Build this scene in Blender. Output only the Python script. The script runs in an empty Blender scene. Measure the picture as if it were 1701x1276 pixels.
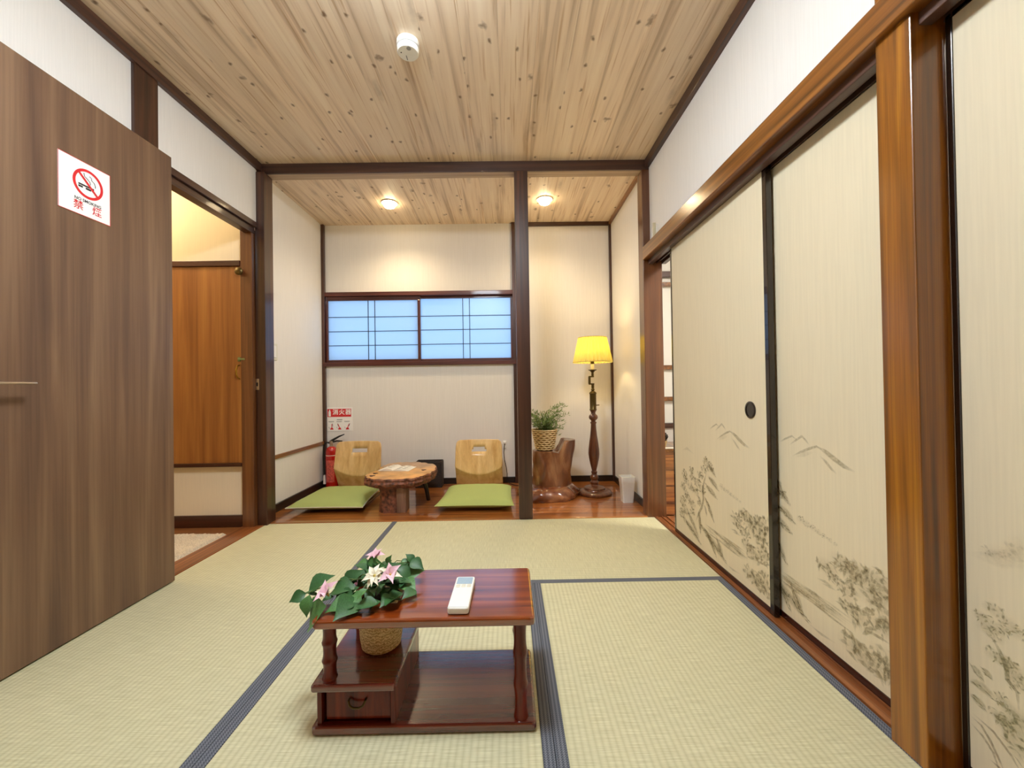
import bpy, bmesh, math, random
import numpy as np
from mathutils import Vector, Matrix

S = bpy.context.scene
COL = S.collection

# ------------------------------------------------------------------ camera
CAM_F = 663.2                                   # focal length in pixels of the 1701 x 1276 frame
CAM_R = Vector((0.99986, -0.00739, -0.01534))
CAM_U = Vector((0.01527, -0.00851, 0.99985))
CAM_D = Vector((0.00752, 0.99994, 0.00839))
CAM_C = Vector((1.6649, -2.7435, 0.9060))
cd = bpy.data.cameras.new('camera')
cd.sensor_width = 36.0
cd.lens = CAM_F * 36.0 / 1701
cd.clip_start = 0.02
cam = bpy.data.objects.new('camera', cd)
COL.objects.link(cam)
cam.matrix_world = Matrix(((CAM_R.x, CAM_U.x, -CAM_D.x, CAM_C.x), (CAM_R.y, CAM_U.y, -CAM_D.y, CAM_C.y),
                           (CAM_R.z, CAM_U.z, -CAM_D.z, CAM_C.z), (0, 0, 0, 1)))
S.camera = cam

# ------------------------------------------------------------------ sky, exposure, view
W = bpy.data.worlds.new('sky')
S.world = W
W.use_nodes = True
bgn = W.node_tree.nodes['Background']
bgn.inputs[0].default_value = (0.40, 0.66, 1.0, 1)      # even blue evening sky outside the frosted panes
bgn.inputs[1].default_value = 1.75
S.view_settings.view_transform = 'Standard'
S.view_settings.look = 'None'
S.view_settings.gamma = 1.0
S.view_settings.use_curve_mapping = False
S.view_settings.exposure = 0.0
S.cycles.diffuse_bounces = 5
S.cycles.glossy_bounces = 3
S.cycles.max_bounces = 8
S.cycles.transparent_max_bounces = 32

# strengths of the lamps (each lamp is built further down)
L_ROOM = 102.0        # ceiling lamp of the tatami room, radiance of its diffuser
L_DOWN = 30.0        # each alcove downlight, W
L_FLOOR = 6.5        # floor lamp bulb, W
L_HALL = 22.0        # hall lamp, W
L_NEXT = 60.0        # unseen added lamp of the neighbouring room, W
WARM = (1.0, 0.77, 0.48)
WHITE = (0.80, 0.90, 1.0)


# ------------------------------------------------------------------ colour and material helpers
def lin(h):
    h = h.lstrip('#')
    o = []
    for i in (0, 2, 4):
        c = int(h[i:i + 2], 16) / 255
        o.append(c / 12.92 if c <= .04045 else ((c + .055) / 1.055) ** 2.4)
    return (*o, 1)


MATS = {}


def newmat(name):
    m = bpy.data.materials.new(name)
    m.use_nodes = True
    nt = m.node_tree
    b = nt.nodes['Principled BSDF']
    MATS[name] = m
    return m, nt, b


def N(nt, t, **k):
    n = nt.nodes.new(t)
    for a, v in k.items():
        setattr(n, a, v)
    return n


def plain(name, c, rough=.5, metal=0, spec=.5, coat=0, noise=0.0, nscale=40, bump=0.0):
    m, nt, b = newmat(name)
    c = lin(c) if isinstance(c, str) else c
    b.inputs['Base Color'].default_value = c
    b.inputs['Roughness'].default_value = rough
    b.inputs['Metallic'].default_value = metal
    b.inputs['Specular IOR Level'].default_value = spec
    b.inputs['Coat Weight'].default_value = coat
    if noise or bump:
        tc = N(nt, 'ShaderNodeTexCoord')
        nz = N(nt, 'ShaderNodeTexNoise')
        nz.inputs['Scale'].default_value = nscale
        nz.inputs['Detail'].default_value = 5
        nt.links.new(tc.outputs['Object'], nz.inputs['Vector'])
        if noise:
            r = N(nt, 'ShaderNodeValToRGB')
            r.color_ramp.elements[0].position = .3
            r.color_ramp.elements[1].position = .7
            r.color_ramp.elements[0].color = (*[x * (1 - noise) for x in c[:3]], 1)
            r.color_ramp.elements[1].color = (*[min(1, x * (1 + noise)) for x in c[:3]], 1)
            nt.links.new(nz.outputs['Fac'], r.inputs['Fac'])
            nt.links.new(r.outputs['Color'], b.inputs['Base Color'])
        if bump:
            bp = N(nt, 'ShaderNodeBump')
            bp.inputs['Strength'].default_value = bump
            bp.inputs['Distance'].default_value = .002
            nt.links.new(nz.outputs['Fac'], bp.inputs['Height'])
            nt.links.new(bp.outputs['Normal'], b.inputs['Normal'])
    return m


def wood(name, c0, c1, c2=None, axis='z', across=16.0, along=.9, rough=.35, coat=0.0, coat_ior=1.5, bump=.08, fine=.35,
         streak=.55, coat_rough=.08, spec=.5):
    """Grain running along one axis of the object; every object gets its own slice of it."""
    m, nt, b = newmat(name)
    L = nt.links.new
    tc = N(nt, 'ShaderNodeTexCoord')
    oi = N(nt, 'ShaderNodeObjectInfo')
    off = N(nt, 'ShaderNodeVectorMath', operation='SCALE')
    off.inputs[0].default_value = (7.3, 11.9, 5.7)
    L(oi.outputs['Random'], off.inputs['Scale'])
    add = N(nt, 'ShaderNodeVectorMath', operation='ADD')
    L(tc.outputs['Object'], add.inputs[0])
    L(off.outputs[0], add.inputs[1])

    def noise(sa, sl, detail, dist):
        mp = N(nt, 'ShaderNodeMapping')
        mp.inputs['Scale'].default_value = tuple(sl if a == axis else sa for a in 'xyz')
        L(add.outputs[0], mp.inputs['Vector'])
        n = N(nt, 'ShaderNodeTexNoise')
        n.inputs['Scale'].default_value = 1
        n.inputs['Detail'].default_value = detail
        n.inputs['Distortion'].default_value = dist
        L(mp.outputs[0], n.inputs['Vector'])
        return n
    n1 = noise(across, along, 4, .7)
    n2 = noise(across * 9, along * 4, 3, .2)
    r = N(nt, 'ShaderNodeValToRGB')
    e = r.color_ramp.elements
    e[0].position = .5 - streak * .4
    e[1].position = .5 + streak * .4
    e[0].color = lin(c0)
    e[1].color = lin(c1)
    if c2:
        x = e.new(.5)
        x.color = lin(c2)
    L(n1.outputs['Fac'], r.inputs['Fac'])
    mx = N(nt, 'ShaderNodeMix', data_type='RGBA', blend_type='MULTIPLY')
    mx.inputs[0].default_value = fine
    r2 = N(nt, 'ShaderNodeValToRGB')
    r2.color_ramp.elements[0].position = .35
    r2.color_ramp.elements[1].position = .6
    r2.color_ramp.elements[0].color = (.45, .42, .4, 1)
    r2.color_ramp.elements[1].color = (1, 1, 1, 1)
    L(n2.outputs['Fac'], r2.inputs['Fac'])
    L(r.outputs['Color'], mx.inputs[6])
    L(r2.outputs['Color'], mx.inputs[7])
    L(mx.outputs[2], b.inputs['Base Color'])
    b.inputs['Roughness'].default_value = rough
    b.inputs['Specular IOR Level'].default_value = spec
    b.inputs['Coat Weight'].default_value = coat
    b.inputs['Coat Roughness'].default_value = coat_rough
    b.inputs['Coat IOR'].default_value = coat_ior
    bp = N(nt, 'ShaderNodeBump')
    bp.inputs['Strength'].default_value = bump
    bp.inputs['Distance'].default_value = .001
    L(n2.outputs['Fac'], bp.inputs['Height'])
    L(bp.outputs['Normal'], b.inputs['Normal'])
    return m


def emit(name, c, s):
    m, nt, b = newmat(name)
    b.inputs['Base Color'].default_value = (.8, .8, .8, 1)
    b.inputs['Emission Color'].default_value = (*c, 1)
    b.inputs['Emission Strength'].default_value = s
    return m


def math_node(nt, op, a=None, bb=None):
    n = N(nt, 'ShaderNodeMath', operation=op)
    for i, v in enumerate((a, bb)):
        if v is None:
            continue
        if isinstance(v, (int, float)):
            n.inputs[i].default_value = v
        else:
            nt.links.new(v, n.inputs[i])
    return n.outputs[0]


# ---- walls: pale wallpaper with a faint vertical rib
def wallpaper(name, c, rib=230.0):
    m, nt, b = newmat(name)
    L = nt.links.new
    tc = N(nt, 'ShaderNodeTexCoord')
    mp = N(nt, 'ShaderNodeMapping')
    mp.inputs['Scale'].default_value = (rib, rib, 5)
    L(tc.outputs['Object'], mp.inputs['Vector'])
    n = N(nt, 'ShaderNodeTexNoise')
    n.inputs['Scale'].default_value = 1
    n.inputs['Detail'].default_value = 3
    L(mp.outputs[0], n.inputs['Vector'])
    r = N(nt, 'ShaderNodeValToRGB')
    c = lin(c)
    r.color_ramp.elements[0].position = .35
    r.color_ramp.elements[1].position = .65
    r.color_ramp.elements[0].color = (*[x * .955 for x in c[:3]], 1)
    r.color_ramp.elements[1].color = c
    L(n.outputs['Fac'], r.inputs['Fac'])
    L(r.outputs['Color'], b.inputs['Base Color'])
    b.inputs['Roughness'].default_value = .62
    b.inputs['Specular IOR Level'].default_value = .35
    bp = N(nt, 'ShaderNodeBump')
    bp.inputs['Strength'].default_value = .18
    bp.inputs['Distance'].default_value = .001
    L(n.outputs['Fac'], bp.inputs['Height'])
    L(bp.outputs['Normal'], b.inputs['Normal'])
    return m


# ---- ceiling boards: knotty pale pine
def knotty_pine(name):
    m, nt, b = newmat(name)
    L = nt.links.new
    tc = N(nt, 'ShaderNodeTexCoord')
    oi = N(nt, 'ShaderNodeObjectInfo')
    off = N(nt, 'ShaderNodeVectorMath', operation='SCALE')
    off.inputs[0].default_value = (17.3, 31.9, 5.7)
    L(oi.outputs['Random'], off.inputs['Scale'])
    add = N(nt, 'ShaderNodeVectorMath', operation='ADD')
    L(tc.outputs['Object'], add.inputs[0])
    L(off.outputs[0], add.inputs[1])

    def mapped(sx, sy):
        mp = N(nt, 'ShaderNodeMapping')
        mp.inputs['Scale'].default_value = (sx, sy, 1)
        L(add.outputs[0], mp.inputs['Vector'])
        return mp.outputs[0]
    g = N(nt, 'ShaderNodeTexNoise')
    g.inputs['Scale'].default_value = 1
    g.inputs['Detail'].default_value = 5
    g.inputs['Distortion'].default_value = .5
    L(mapped(26, 1.1), g.inputs['Vector'])
    r = N(nt, 'ShaderNodeValToRGB')
    e = r.color_ramp.elements
    e[0].position = .30
    e[1].position = .72
    e[0].color = lin('#c2a88c')
    e[1].color = lin('#f2dfc4')
    x = e.new(.46)
    x.color = lin('#e6cfb3')
    L(g.outputs['Fac'], r.inputs['Fac'])
    # thin dark resin lines
    g2 = N(nt, 'ShaderNodeTexNoise')
    g2.inputs['Scale'].default_value = 1
    g2.inputs['Detail'].default_value = 2
    g2.inputs['Distortion'].default_value = .3
    L(mapped(90, 2.2), g2.inputs['Vector'])
    r2 = N(nt, 'ShaderNodeValToRGB')
    r2.color_ramp.elements[0].position = .28
    r2.color_ramp.elements[1].position = .42
    r2.color_ramp.elements[0].color = (.70, .56, .42, 1)
    r2.color_ramp.elements[1].color = (1, 1, 1, 1)
    L(g2.outputs['Fac'], r2.inputs['Fac'])
    mx = N(nt, 'ShaderNodeMix', data_type='RGBA', blend_type='MULTIPLY')
    mx.inputs[0].default_value = .8
    L(r.outputs['Color'], mx.inputs[6])
    L(r2.outputs['Color'], mx.inputs[7])

    def knots(sx, sy, lo, hi):
        v = N(nt, 'ShaderNodeTexVoronoi', voronoi_dimensions='2D')
        v.inputs['Scale'].default_value = 1
        v.inputs['Randomness'].default_value = 1
        wob = N(nt, 'ShaderNodeTexNoise')
        wob.inputs['Scale'].default_value = 30
        L(add.outputs[0], wob.inputs['Vector'])
        wv = N(nt, 'ShaderNodeVectorMath', operation='MULTIPLY_ADD')
        L(wob.outputs['Color'], wv.inputs[0])
        wv.inputs[1].default_value = (.16, .16, 0)
        L(mapped(sx, sy), wv.inputs[2])
        L(wv.outputs[0], v.inputs['Vector'])
        rr = N(nt, 'ShaderNodeMapRange')
        rr.inputs['From Min'].default_value = lo
        rr.inputs['From Max'].default_value = hi
        rr.inputs['To Min'].default_value = 1
        rr.inputs['To Max'].default_value = 0
        rr.clamp = True
        L(v.outputs['Distance'], rr.inputs['Value'])
        # only some of the cells carry a knot
        sep = N(nt, 'ShaderNodeSeparateColor')
        L(v.outputs['Color'], sep.inputs[0])
        return math_node(nt, 'MULTIPLY', rr.outputs[0], math_node(nt, 'GREATER_THAN', sep.outputs[0], .45))
    k = math_node(nt, 'MAXIMUM', knots(7.5, 5.2, .025, .085), math_node(nt, 'MULTIPLY', knots(3.1, 2.3, .015, .060), .8))
    k = math_node(nt, 'MULTIPLY', k, .82)
    halo = math_node(nt, 'MULTIPLY', knots(7.5, 1.7, .03, .17), .28)
    mk = N(nt, 'ShaderNodeMix', data_type='RGBA')
    L(math_node(nt, 'MAXIMUM', k, halo), mk.inputs[0])
    L(mx.outputs[2], mk.inputs[6])
    mk.inputs[7].default_value = lin('#6b4a2c')
    hv = N(nt, 'ShaderNodeHueSaturation')
    L(mk.outputs[2], hv.inputs['Color'])
    L(math_node(nt, 'ADD', math_node(nt, 'MULTIPLY', oi.outputs['Random'], .14), .93), hv.inputs['Value'])
    L(hv.outputs['Color'], b.inputs['Base Color'])
    b.inputs['Roughness'].default_value = .5
    b.inputs['Specular IOR Level'].default_value = .4
    return m


# ---- tatami: warp ribs along the mat (local x), rush strands across it
def tatami(name):
    m, nt, b = newmat(name)
    L = nt.links.new
    tc = N(nt, 'ShaderNodeTexCoord')
    sep = N(nt, 'ShaderNodeSeparateXYZ')
    L(tc.outputs['Object'], sep.inputs[0])
    rib = math_node(nt, 'SINE', math_node(nt, 'MULTIPLY', sep.outputs['Y'], 2 * math.pi / .0178))
    rib = math_node(nt, 'ADD', math_node(nt, 'MULTIPLY', rib, .5), .5)
    rib = math_node(nt, 'POWER', rib, .6)
    mp = N(nt, 'ShaderNodeMapping')
    mp.inputs['Scale'].default_value = (420, 14, 1)
    L(tc.outputs['Object'], mp.inputs['Vector'])
    n = N(nt, 'ShaderNodeTexNoise')
    n.inputs['Scale'].default_value = 1
    n.inputs['Detail'].default_value = 2
    L(mp.outputs[0], n.inputs['Vector'])
    n3 = N(nt, 'ShaderNodeTexNoise')
    n3.inputs['Scale'].default_value = 3
    n3.inputs['Detail'].default_value = 3
    L(tc.outputs['Object'], n3.inputs['Vector'])
    r = N(nt, 'ShaderNodeValToRGB')
    r.color_ramp.elements[0].position = .25
    r.color_ramp.elements[1].position = .75
    r.color_ramp.elements[0].color = lin('#bfba97')
    r.color_ramp.elements[1].color = lin('#dcd8b6')
    L(n.outputs['Fac'], r.inputs['Fac'])
    mx = N(nt, 'ShaderNodeMix', data_type='RGBA', blend_type='MULTIPLY')
    L(math_node(nt, 'MULTIPLY', math_node(nt, 'SUBTRACT', 1.0, rib), .42), mx.inputs[0])
    L(r.outputs['Color'], mx.inputs[6])
    mx.inputs[7].default_value = (.62, .60, .50, 1)
    mx2 = N(nt, 'ShaderNodeMix', data_type='RGBA', blend_type='MULTIPLY')
    L(math_node(nt, 'MULTIPLY', n3.outputs['Fac'], .25), mx2.inputs[0])
    L(mx.outputs[2], mx2.inputs[6])
    mx2.inputs[7].default_value = (.80, .84, .66, 1)
    L(mx2.outputs[2], b.inputs['Base Color'])
    b.inputs['Roughness'].default_value = .5
    b.inputs['Specular IOR Level'].default_value = .35
    bp = N(nt, 'ShaderNodeBump')
    bp.inputs['Strength'].default_value = .4
    bp.inputs['Distance'].default_value = .0012
    L(math_node(nt, 'ADD', rib, math_node(nt, 'MULTIPLY', n.outputs['Fac'], .7)), bp.inputs['Height'])
    L(bp.outputs['Normal'], b.inputs['Normal'])
    return m


def tatami_edge(name):
    """Dark blue-grey cloth band with small chevrons running along it (local x)."""
    m, nt, b = newmat(name)
    L = nt.links.new
    tc = N(nt, 'ShaderNodeTexCoord')
    sep = N(nt, 'ShaderNodeSeparateXYZ')
    L(tc.outputs['Object'], sep.inputs[0])
    tri = math_node(nt, 'PINGPONG', sep.outputs['Y'], .0035)
    w = math_node(nt, 'SINE', math_node(nt, 'MULTIPLY', math_node(nt, 'ADD', sep.outputs['X'], math_node(nt, 'MULTIPLY', tri, 1.4)), 2 * math.pi / .0065))
    w2 = math_node(nt, 'SINE', math_node(nt, 'MULTIPLY', sep.outputs['Y'], 2 * math.pi / .0105))
    f = math_node(nt, 'ADD', math_node(nt, 'MULTIPLY', w, .3), math_node(nt, 'MULTIPLY', w2, .25))
    f = math_node(nt, 'ADD', f, .42)
    r = N(nt, 'ShaderNodeValToRGB')
    r.color_ramp.elements[0].color = lin('#2f3440')
    r.color_ramp.elements[1].color = lin('#7e828a')
    L(f, r.inputs['Fac'])
    L(r.outputs['Color'], b.inputs['Base Color'])
    b.inputs['Roughness'].default_value = .75
    return m


def vert_attr(name, attr, rough=.5, coat=0.0, spec=.5):
    """Colour taken from the mesh's own colour layer (things whose colour differs from place to place)."""
    m, nt, b = newmat(name)
    a = N(nt, 'ShaderNodeAttribute', attribute_name=attr)
    nt.links.new(a.outputs['Color'], b.inputs['Base Color'])
    b.inputs['Roughness'].default_value = rough
    b.inputs['Coat Weight'].default_value = coat
    b.inputs['Specular IOR Level'].default_value = spec
    return m


def ink_material(name):
    """Brush ink printed on paper: colour x opacity from the stroke's own layer."""
    m, nt, b = newmat(name)
    L = nt.links.new
    a = N(nt, 'ShaderNodeAttribute', attribute_name='ink')
    tc = N(nt, 'ShaderNodeTexCoord')
    nz = N(nt, 'ShaderNodeTexNoise')
    nz.inputs['Scale'].default_value = 160
    nz.inputs['Detail'].default_value = 3
    L(tc.outputs['Object'], nz.inputs['Vector'])
    L(a.outputs['Color'], b.inputs['Base Color'])
    b.inputs['Roughness'].default_value = .7
    b.inputs['Specular IOR Level'].default_value = .2
    mr = N(nt, 'ShaderNodeMapRange')
    mr.inputs['From Min'].default_value = .3
    mr.inputs['From Max'].default_value = .62
    mr.inputs['To Min'].default_value = .45
    mr.inputs['To Max'].default_value = 1.0
    L(nz.outputs['Fac'], mr.inputs['Value'])
    L(math_node(nt, 'MULTIPLY', a.outputs['Alpha'], mr.outputs[0]), b.inputs['Alpha'])
    return m


def frosted(name, c, emis=0):
    m, nt, b = newmat(name)
    L = nt.links.new
    t = N(nt, 'ShaderNodeBsdfTranslucent')
    t.inputs['Color'].default_value = (*c, 1)
    d = N(nt, 'ShaderNodeBsdfDiffuse')
    d.inputs['Color'].default_value = (.55, .58, .62, 1)
    g = N(nt, 'ShaderNodeBsdfGlossy')
    g.inputs['Roughness'].default_value = .3
    m1 = N(nt, 'ShaderNodeMixShader')
    m1.inputs[0].default_value = .12
    L(t.outputs[0], m1.inputs[1])
    L(d.outputs[0], m1.inputs[2])
    m2 = N(nt, 'ShaderNodeMixShader')
    m2.inputs[0].default_value = .04
    L(m1.outputs[0], m2.inputs[1])
    L(g.outputs[0], m2.inputs[2])
    L(m2.outputs[0], nt.nodes['Material Output'].inputs['Surface'])
    return m


M_WALL = wallpaper('wall_paper', '#e9e5de')
M_WALLW = wallpaper('hall_paper', '#e9dcc2')
M_PINE = knotty_pine('ceiling_pine')
M_TATAMI = tatami('tatami_rush')
M_HERI = tatami_edge('tatami_band')
M_POST = wood('post_wood', '#2a160d', '#5a3420', '#43271a', axis='z', across=30, along=1.0, rough=.38, coat=.35)
M_BEAMX = wood('beam_wood', '#33201a', '#5c3c2c', '#4a2e22', axis='x', across=30, along=1.0, rough=.42, coat=.2)
M_BEAMY = wood('beam_wood_y', '#33201a', '#5c3c2c', '#4a2e22', axis='y', across=30, along=1.0, rough=.42, coat=.2)
M_AMBZ = wood('amber_wood_z', '#5c3506', '#ac7018', '#8a520d', axis='z', across=34, along=.9, rough=.3, coat=.6, coat_rough=.15)
M_AMBY = wood('amber_wood_y', '#59330b', '#a0672a', '#7f4c17', axis='y', across=40, along=.9, rough=.3, coat=.6, coat_rough=.15)
M_SILL = wood('sill_wood', '#5a2c10', '#a9693a', '#8a5026', axis='y', across=50, along=1.2, rough=.35, coat=.4)
M_JAMBW = wood('jamb_wood', '#4a2a14', '#7a4d28', '#64391c', axis='z', across=30, along=.8, rough=.3, coat=.6, coat_rough=.12)
M_FLOORX = wood('alcove_floor_wood', '#6e3712', '#c07a38', '#9c5a24', axis='x', across=26, along=1.3, rough=.28, coat=.9, coat_ior=1.6, coat_rough=.06)
M_HFLOOR = wood('hall_floor_wood', '#6a3d1e', '#9c673a', axis='x', across=26, along=1.3, rough=.35, coat=.4)
M_DOOR = wood('door_walnut', '#5a4234', '#84684f', '#70543f', axis='z', across=13, along=.55, rough=.45, fine=.3, streak=.5, coat=.12)
M_CUPB = wood('cupboard_ply', '#7a471a', '#ac7335', '#98602a', axis='z', across=16, along=.7, rough=.4, fine=.2, coat=.2)
M_DKTRIM = wood('dark_red_trim', '#2a0d07', '#4c2011', axis='x', across=40, along=1, rough=.35, coat=.4)
M_WINDX = wood('window_wood', '#3a1710', '#6c3424', '#55261a', axis='x', across=60, along=1.5, rough=.45, coat=.15)
M_WINDZ = wood('window_wood_z', '#3a1710', '#6c3424', '#55261a', axis='z', across=60, along=1.5, rough=.35, coat=.5)
M_BLACKB = plain('black_baseboard', '#1d1612', .4, coat=.2)
M_BASER = plain('brown_thin_trim', '#5a3d26', .5, noise=.2, nscale=60)
M_LACQ = plain('black_lacquer', '#1c110c', .22, coat=.6)
M_LACQR = plain('red_black_lacquer', '#33110b', .25, coat=.6)
M_FUSUMA = wallpaper('fusuma_paper', '#ddd0b2', 150)
M_INK = ink_material('painting_ink')
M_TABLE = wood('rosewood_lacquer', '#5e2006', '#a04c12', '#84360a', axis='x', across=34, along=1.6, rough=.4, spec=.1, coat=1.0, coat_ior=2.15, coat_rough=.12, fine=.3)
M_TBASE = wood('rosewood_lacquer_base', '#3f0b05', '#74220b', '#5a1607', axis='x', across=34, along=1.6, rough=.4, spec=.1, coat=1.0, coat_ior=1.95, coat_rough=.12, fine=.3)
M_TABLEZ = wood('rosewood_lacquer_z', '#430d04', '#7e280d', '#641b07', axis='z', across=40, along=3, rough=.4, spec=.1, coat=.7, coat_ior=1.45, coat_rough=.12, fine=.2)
M_TDARK = plain('drawer_recess', '#260a06', .4)
M_WHITE = plain('white_plastic', '#ece9e0', .4, noise=.02)
M_IVORY = plain('ivory_plastic', '#dcd8c4', .45)
M_GREYP = plain('grey_plastic', '#8f8f8a', .5)
M_LCD = plain('remote_screen', '#9fb2bd', .25, noise=.1, nscale=300)
M_STEEL = plain('brushed_steel', '#cfc6ba', .3, metal=1)
M_BRASS = plain('brass', '#b08d3f', .3, metal=1)
M_DKBRASS = plain('aged_brass', '#5a4a26', .38, metal=.8)
M_PATINA = plain('patina_brass', '#7d8a58', .5, metal=.5)
M_GREEN = plain('cushion_cloth', '#a6b268', .9, noise=.07, nscale=400, bump=.3)
M_GREENP = plain('cushion_piping', '#c9c7ad', .9)
M_ZAISU = wood('pale_ply', '#c79a5a', '#e8c78c', '#dbb374', axis='z', across=22, along=1.2, rough=.35, coat=.4, fine=.15)
M_BARK = plain('bark', '#6b3d28', .6, noise=.85, nscale=42, bump=1.0)
M_BURL = plain('burl_wood', '#d29a50', .3, noise=.35, nscale=9, coat=.5)
M_CUT = wood('cut_leg', '#6b4a35', '#96705a', axis='z', across=60, along=3, rough=.5)
M_HOLE = plain('burl_hollow', '#2b0d0a', .7)
M_STUMP = wood('stump_wood', '#5b2f16', '#a8794f', '#7d4a28', axis='z', across=14, along=4, rough=.3, coat=.7, fine=.25)
M_STUMPB = wood('stump_base_wood', '#4f2512', '#9a6138', '#733d1e', axis='x', across=18, along=6, rough=.22, coat=.9, fine=.25)
M_LAMPW = wood('lamp_wood', '#46200f', '#78431f', '#5e2f15', axis='z', across=40, along=2, rough=.28, coat=.7)
M_BLACK = plain('black_rubber', '#171412', .5)
M_DKWICK = plain('dark_wicker', '#2b211b', .7, noise=.5, nscale=140, bump=.8)
M_RED = plain('red_enamel', '#b3140f', .25, coat=.6)
M_PAPER = plain('paper', '#efe9da', .7)
M_SIGNW = plain('sign_white', '#f6f3ee', .35)
M_SIGNR = plain('sign_red', '#d2232a', .4)
M_SIGNK = plain('sign_black', '#262324', .5)
M_LEAF = plain('silk_leaf', '#2f5b2c', .5, noise=.3, nscale=25)
M_LEAF2 = plain('silk_leaf_light', '#4c7a3e', .5, noise=.3, nscale=25)
M_STEM = plain('stem_green', '#5a6b30', .6)
M_FERN = plain('fern_leaf', '#738a4a', .6, noise=.35, nscale=20)
M_PETP = plain('pink_petal', '#ecc3ce', .6, noise=.12, nscale=30)
M_PETW = plain('cream_petal', '#f3ecd2', .6)
M_STAMEN = plain('stamen', '#d7c26a', .6)
M_RUG = plain('rug_pile', '#cdbfa8', .95, noise=.3, nscale=220, bump=1.0)
M_SOIL = plain('soil', '#2f2418', .9)


def basket_mat(name, c0, c1, zig=True):
    m, nt, b = newmat(name)
    L = nt.links.new
    tc = N(nt, 'ShaderNodeTexCoord')
    w = N(nt, 'ShaderNodeTexWave', wave_type='BANDS', bands_direction='Z')
    w.inputs['Scale'].default_value = 36
    w.inputs['Distortion'].default_value = 9 if zig else 2
    w.inputs['Detail'].default_value = 2
    w.inputs['Detail Scale'].default_value = 3.0
    L(tc.outputs['Object'], w.inputs['Vector'])
    r = N(nt, 'ShaderNodeValToRGB')
    r.color_ramp.elements[0].color = lin(c0)
    r.color_ramp.elements[1].color = lin(c1)
    L(w.outputs['Fac'], r.inputs['Fac'])
    L(r.outputs['Color'], b.inputs['Base Color'])
    b.inputs['Roughness'].default_value = .6
    bp = N(nt, 'ShaderNodeBump')
    bp.inputs['Distance'].default_value = .003
    bp.inputs['Strength'].default_value = .5
    L(w.outputs['Fac'], bp.inputs['Height'])
    L(bp.outputs['Normal'], b.inputs['Normal'])
    return m


M_BASK1 = basket_mat('rope_basket', '#b08c55', '#ead09a')
M_BASK2 = plain('split_cane', '#dcc08c', .6, noise=.2, nscale=60)


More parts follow.
